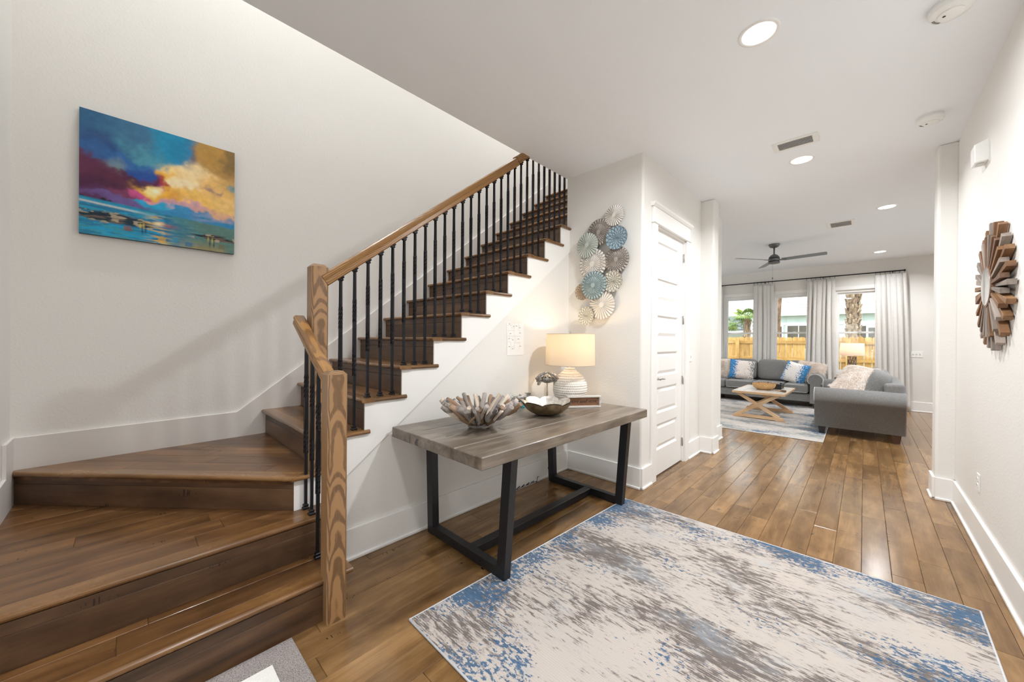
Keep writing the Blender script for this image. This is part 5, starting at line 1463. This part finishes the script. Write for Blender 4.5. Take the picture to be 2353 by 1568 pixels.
for i, (x, y, z, r, lab) in enumerate(((-1.35, 8.24, .075, .062, 'left knotted grey decorative ball in the dark tray'), (-1.24, 8.30, .070, .058, 'middle knotted grey decorative ball in the dark tray'), (-1.15, 8.22, .068, .055, 'right knotted grey decorative ball in the dark tray'))):
    b = MB().grid(lambda u, v: (x+r*(1+.06*math.sin(14*math.pi*u)*math.sin(9*math.pi*v))*math.cos(2*math.pi*u)*math.sin(math.pi*v), y+r*(1+.06*math.sin(14*math.pi*u)*math.sin(9*math.pi*v))*math.sin(2*math.pi*u)*math.sin(math.pi*v), CZ+z-r*math.cos(math.pi*v)*.97), 36, 20, closed_u=True).build('decor_ball', t.m)
    tag(b, lab, 'ornament', 'knotted balls in the tray')
bg_ = thing('bead_garland', 'wooden bead garland with a brown tassel trailing over the coffee table', 'bead garland', (-1.16, 7.86, CZ))
M_BEAD = plain('bead_wood', '#b9916b', .6)
bpts = [(-1.40, 8.04, .118), (-1.39, 8.0, .125), (-1.37, 7.96, .122), (-1.20, 7.87, .085), (-1.14, 7.86, .05), (-1.115, 7.85, .02), (-1.10, 7.845, .0115), (-1.08, 7.84, .0115), (-1.06, 7.83, .0115), (-1.045, 7.82, .0115)]
for p in bpts:
    p = (p[0], p[1], CZ+p[2])
    MB().grid(lambda u, v: (p[0]+.0105*math.cos(2*math.pi*u)*math.sin(math.pi*v), p[1]+.0105*math.sin(2*math.pi*u)*math.sin(math.pi*v), p[2]-.0105*math.cos(math.pi*v)), 10, 6, closed_u=True).build('bead', M_BEAD, bg_)
MB().tube([(-1.04, 7.818, CZ+.012), (-1.02, 7.808, CZ+.016), (-.985, 7.79, CZ+.014), (-.965, 7.782, CZ+.010)], [.008, .013, .02, .022], 10).build('tassel', plain('tassel_brown', '#6e4f38', .9), bg_)

# ------------------------------------------------------------------ side table and rattan lamp in the corner
stb = thing('side_table', 'round dark side table in the corner behind the loveseat', 'table', (-.17, 9.75, 0))
M_DARKTOP = plain('side_table_wood', '#3a2d25', .5)
MB().lathe([(.0001, .60), (.25, .60), (.255, .61), (.255, .63), (.25, .64), (.0001, .64)], (-.17, 9.75), 40, cap=False).build('table_top', M_DARKTOP, stb)
MB().lathe([(.03, .6), (.028, .1), (.03, .04)], (-.17, 9.75), 20).build('pedestal', M_DARKTOP, stb)
MB().lathe([(.0001, .0005), (.17, .0005), (.17, .02), (.03, .045), (.0001, .045)], (-.17, 9.75), 32, cap=False).build('pedestal_base', M_DARKTOP, stb)
l2 = thing('rattan_lamp', 'lit lamp with pale drum shade and openwork rattan base before the right window', 'lamp', (-.17, 9.75, .641))
M_RATTAN = wood('rattan', '#4e4138', '#7d6a5a', '#b0a090', .6, 0, (3, 30), 0, .1)
rr = random.Random(3); rt = []
for s in (1, -1):
    for i in range(9):
        a0 = 2*math.pi*i/9
        pts = [(-.17+.062*math.cos(a0+s*2.3*q/12+.15*math.sin(q*1.1+i)), 9.75+.062*math.sin(a0+s*2.3*q/12+.15*math.sin(q*1.1+i)), .66+.40*q/12) for q in range(13)]
        MB().tube(pts, .0062, 6).build('rattan_strand', M_RATTAN, l2)
for z in (.66, .80, .93, 1.06):
    MB().tube([(-.17+.064*math.cos(a*math.pi/12), 9.75+.064*math.sin(a*math.pi/12), z) for a in range(25)], .007, 6, cap=False).build('rattan_ring', M_RATTAN, l2)
MB().lathe([(.0001, .642), (.07, .642), (.07, .655), (.0001, .656)], (-.17, 9.75), 28, cap=False).build('lamp_foot', M_DARKTOP, l2)
MB().tube([(-.17, 9.75, .65), (-.17, 9.75, 1.16)], .006, 8).build('stem', M_STEEL, l2)
MB().lathe([(.188, 1.082), (.186, 1.085), (.172, 1.318), (.1715, 1.32)], (-.17, 9.75), 56, cap=False).build('lamp_shade', shade_mat('pale_shade', '#ecdcd0', 420, .5), l2)
MB().lathe([(.012, 1.14), (.028, 1.19), (.026, 1.215), (.0001, 1.235)], (-.17, 9.75), 16, cap=False).build('bulb', emit_mat('bulb_glow', (1, .78, .55, 1), 6.0), l2)
MB().tube([(-.17, 9.75, 1.235), (-.17, 9.75, 1.33)], .003, 6).build('harp', M_STEEL, l2)
bulb_light(-.17, 9.75, 1.26, LAMP_POWER*.9, l2)

# ------------------------------------------------------------------ garden: fence, palms, neighbouring houses
struct('ground_outside', MB().box(-30, 25, 10.9, 60, -.35, -.25), plain('sandy_grass', '#8d8a68', .95))
struct('ground_front', MB().box(-20, 20, -30, -1.95, -.35, -.15), plain('front_paving', '#b9b4aa', .9))
fc = thing('wooden_fence', 'new yellow pine picket fence outside the living room windows', 'fence', (-1.5, 13.0, -.25))
M_FENCE = [wood('fence_pine_%d' % i, a, b, c, .75, 0, (2, 14), 0, .1, False, .15) for i, (a, b, c) in enumerate((('#a67a40', '#c29a58', '#d5b176'), ('#98703a', '#b88f50', '#cda86a')))]
rf = random.Random(4); x = -6.0
while x < 3.4:
    w = .139; zt = 1.475+rf.uniform(-.008, .008)
    Mx = Matrix(((0, 0, 1, x), (0, 1, 0, 13.0), (-1, 0, 0, -.25), (0, 0, 0, 1)))
    M = Matrix(((0, 1, 0, x+w/2), (0, 0, 1, 13.0+rf.uniform(-.003, .003)), (1, 0, 0, -.25), (0, 0, 0, 1)))
    H_ = zt+.25; c = .028
    MB().prism([(0, -w/2), (H_-c, -w/2), (H_, -w/2+c), (H_, w/2-c), (H_-c, w/2), (0, w/2)], 2, 0, .016).build('picket', M_FENCE[rf.randrange(2)], fc, M, local=True)
    x += w+rf.uniform(.004, .011)
for z in (1.33, .86, .3):
    board('rail', (-6.0, 12.98, z), (3.4, 12.98, z), .04, .085, M_FENCE[1], fc, bevel=.002)
for x in (-5.2, -2.8, -.30, 2.1):
    MB().box(x-.045, x+.045, 12.86, 12.95, -.25, 1.42).build('post', M_FENCE[0], fc, Matrix(((0, 1, 0, x), (0, 0, 1, 12.9), (1, 0, 0, -.25), (0, 0, 0, 1))))
M_BOOT = [wood('palm_boot_%d' % i, a, b, c, .85, 0, (3, 20), 0, .15, False, .3) for i, (a, b, c) in enumerate((('#4d3c2d', '#7d6853', '#a8957e'), ('#6b5846', '#98846d', '#bcab96')))]
M_TRUNK = wood('palm_trunk', '#4f3a2a', '#7a5f49', '#a08870', .9, 0, (20, 8), 0, .1, False, .4)
M_FROND = [plain('frond_green_%d' % i, c, .5) for i, c in enumerate(('#7f9440', '#98a94f', '#65803a'))]
def palm_trunk(label, x, y, r, z1, nrow, group=None, boots=True, lean=0.0):
    t = thing('palm_tree', label, 'palm tree', (x, y, -.25))
    MB().tube([(x+lean*q*q, y, -.25+(z1+.25)*q) for q in [i/12 for i in range(13)]], [r*(1.05-.1*math.sin(i)) for i in range(13)], 14).build('trunk', M_TRUNK, t)
    rr = random.Random(int(x*100)+3)
    if boots:
        for k in range(nrow):
            z = -.1+(z1-.2)*k/nrow
            for j in range(7):
                a = 2*math.pi*(j+.5*(k % 2))/7+rr.uniform(-.1, .1)
                d = Vector((math.cos(a), math.sin(a), 0)); s = Vector((-d.y, d.x, 0)); w = r*.42
                p = Vector((x, y, z))+d*r*.9; q = Vector((x, y, z+.17))+d*(r*1.12); e = Vector((x, y, z+.27*rr.uniform(.9, 1.2)))+d*(r*1.42)
                sk = s*(1.15 if (j+k) % 2 else -1.15)*w
                m = MB(); m.rings([[p-s*w, p+s*w, p+s*w*.8+d*.03, p-s*w*.8+d*.03], [q-s*w*.7+sk, q+s*w*.7+sk, q+s*w*.55+d*.028+sk, q-s*w*.55+d*.028+sk], [e-s*w*.36+sk, e+s*w*.36+sk, e+s*w*.3+d*.02+sk, e-s*w*.3+d*.02+sk]], smooth=False)
                m.build('leaf_base', M_BOOT[rr.randrange(2)], t)
    return t
def fan_frond(t, o, ang, elev, L, rr, nleaf=17):
    """a fan palm leaf: stalk and radiating blades, one object"""
    d = Vector((math.cos(ang)*math.cos(elev), math.sin(ang)*math.cos(elev), math.sin(elev))); s = Vector((-math.sin(ang), math.cos(ang), 0)); u = s.cross(d)
    u = u if u.z > 0 else -u
    m = MB(); hub = o+d*L*.5
    m.tube([o, o+d*L*.25+u*.02, hub], .012, 5)
    vs = []; fs = []
    for i in range(nleaf):
        a = math.radians(-115+230*i/(nleaf-1)); dd = d*math.cos(a)+s*math.sin(a); l = L*.55*(1-.15*abs(math.sin(a)))*rr.uniform(.85, 1.05)
        w = (d*(-math.sin(a))+s*math.cos(a))*.02; b = len(vs)
        mid = hub+dd*l*.55+u*.02; end = hub+dd*l-Vector((0, 0, l*.32))
        vs += [hub, mid-w, mid+u*.01, mid+w, end]; fs += [(b, b+1, b+2), (b, b+2, b+3), (b+1, b+4, b+2), (b+2, b+4, b+3)]
    m.add(vs, fs); return m.build('frond', rr.choice(M_FROND), t)
p1 = palm_trunk('thick palm trunk with crossed leaf bases outside the right window', -.24, 15.0, .118, 3.6, 22)
rr = random.Random(8)
for i in range(14): fan_frond(p1, Vector((-.24, 15.0, 3.5)), i*.449, rr.uniform(-.55, .7), 1.15, rr)
p2 = palm_trunk('small green fan palm beyond the fence in the left window', -3.36, 17.0, .085, 2.35, 12)
for i in range(20): fan_frond(p2, Vector((-3.36, 17.0, 2.32)), i*.63, rr.uniform(-.5, .9), .62, rr)
p3 = palm_trunk('green fan palm half hidden at the left edge of the left window', -4.25, 17.4, .085, 2.2, 10)
for i in range(18): fan_frond(p3, Vector((-4.25, 17.4, 2.1)), i*.66, rr.uniform(-.5, .8), .62, rr)
p4 = palm_trunk('leaning bare palm trunk at the left of the middle window', -2.06, 14.5, .075, 3.8, 0, boots=False, lean=.13)
for i in range(12): fan_frond(p4, Vector((-1.93, 14.5, 3.75)), i*.52, rr.uniform(-.4, .7), .9, rr)

M_SIDING = plain('white_siding', '#d3d7db', .6); M_MINT = plain('pale_mint_board', '#aebbb7', .6); M_HTRIM = plain('house_trim_white', '#d8dde0', .5)
M_HGLASS = plain('house_window_dark', '#4f4a42', .08, 0, spec=.8); M_GREEN = plain('green_window', '#8fb0a2', .2, 0, spec=.7)
hs = thing('garage_house', 'white lap sided house with mint lower wall beyond the fence', 'house', (0, 20.5, -.25))
MB().box(-3.05, 4.5, 20.05, 20.2, -.25, 2.55).build('lower_wall', M_MINT, hs)
for i in range(26):
    z = 2.56+i*.125
    MB().prism([(19.86, z), (19.885, z), (19.90, z+.135), (19.893, z+.135)], 0, -3.15, 4.6).build('siding_board', M_SIDING, hs)
MB().box(-3.15, 4.6, 19.92, 20.3, 2.5, 5.9).build('upper_wall', M_SIDING, hs)
MB().box(-3.2, 4.65, 19.80, 20.05, 2.475, 2.565).build('soffit', M_HTRIM, hs)
for i in range(18):
    x = -2.95+i*.42; MB().box(x, x+.035, 20.03, 20.05, 2.12, 2.475).build('batten', M_MINT, hs)
MB().box(-3.05, 4.5, 20.02, 20.05, 2.07, 2.17).build('frieze', M_HTRIM, hs)
def hwin(par, x0, x1, z0, z1, y, mull, glass=M_HGLASS, fr=.06):
    w = wall_grid(1, y-.04, y, (x0, x1), (z0, z1), [(x0+fr, x1-fr, z0+fr, z1-fr)]).build('window', M_HTRIM, par)
    n = mull; dx = (x1-x0-2*fr)/n
    for i in range(n):
        MB().box(x0+fr+dx*i+.012, x0+fr+dx*(i+1)-.012, y-.02, y-.012, z0+fr, z1-fr).build('pane', glass, w)
    for i in range(1, n): MB().box(x0+fr+dx*i-.014, x0+fr+dx*i+.014, y-.035, y-.01, z0+fr, z1-fr).build('mullion', M_HTRIM, w)
hwin(hs, -3.02, -2.58, .8, 2.08, 20.045, 1); hwin(hs, -2.50, -1.60, 1.0, 2.10, 20.045, 2)
hwin(hs, -.6, .35, 1.0, 2.05, 20.045, 2); hwin(hs, .05, .65, .9, 1.98, 20.04, 1); hwin(hs, 1.2, 2.6, .8, 2.1, 20.045, 3)
h2 = thing('balcony_house', 'white two storey house with green windows and an X railed porch far left', 'house', (-6, 22.6, -.25))
MB().box(-11, -3.4, 22.4, 23.2, -.25, 6.0).build('wall', M_SIDING, h2)
MB().prism([(21.2, 2.80), (21.2, 2.88), (22.42, 3.35), (22.42, 3.27)], 0, -11, -3.6).build('porch_roof', M_HTRIM, h2)
MB().box(-11, -3.6, 21.25, 21.4, 2.62, 2.80).build('porch_beam', M_HTRIM, h2)
MB().box(-11, -3.6, 21.2, 22.4, 1.72, 1.86).build('porch_floor', M_HTRIM, h2)
for x in (-5.35, -4.05, -7.2): MB().box(x-.07, x+.07, 21.25, 21.39, -.25, 2.62).build('porch_post', M_HTRIM, h2)
for a, b, z0, z1 in ((-5.0, -4.55, 3.5, 4.3), (-4.2, -3.65, 2.95, 4.1), (-4.75, -4.3, 1.95, 2.7), (-4.15, -3.75, 1.9, 2.6)):
    hwin(h2, a, b, z0, z1, 22.40, 1, M_GREEN, .05)
for z in (1.93, 2.28): MB().box(-11, -3.6, 21.28, 21.32, z, z+.03).build('railing_bar', M_BLACK, h2)
for i in range(9):
    x = -3.62-.62*i
    MB().box(x-.015, x+.015, 21.28, 21.32, 1.86, 2.31).build('railing_post', M_BLACK, h2)
    for p, q in (((x, 1.95), (x-.62, 2.29)), ((x, 2.29), (x-.62, 1.95))):
        board('railing_brace', (p[0], 21.30, p[1]), (q[0], 21.30, q[1]), .02, .02, M_BLACK, h2, bevel=0)
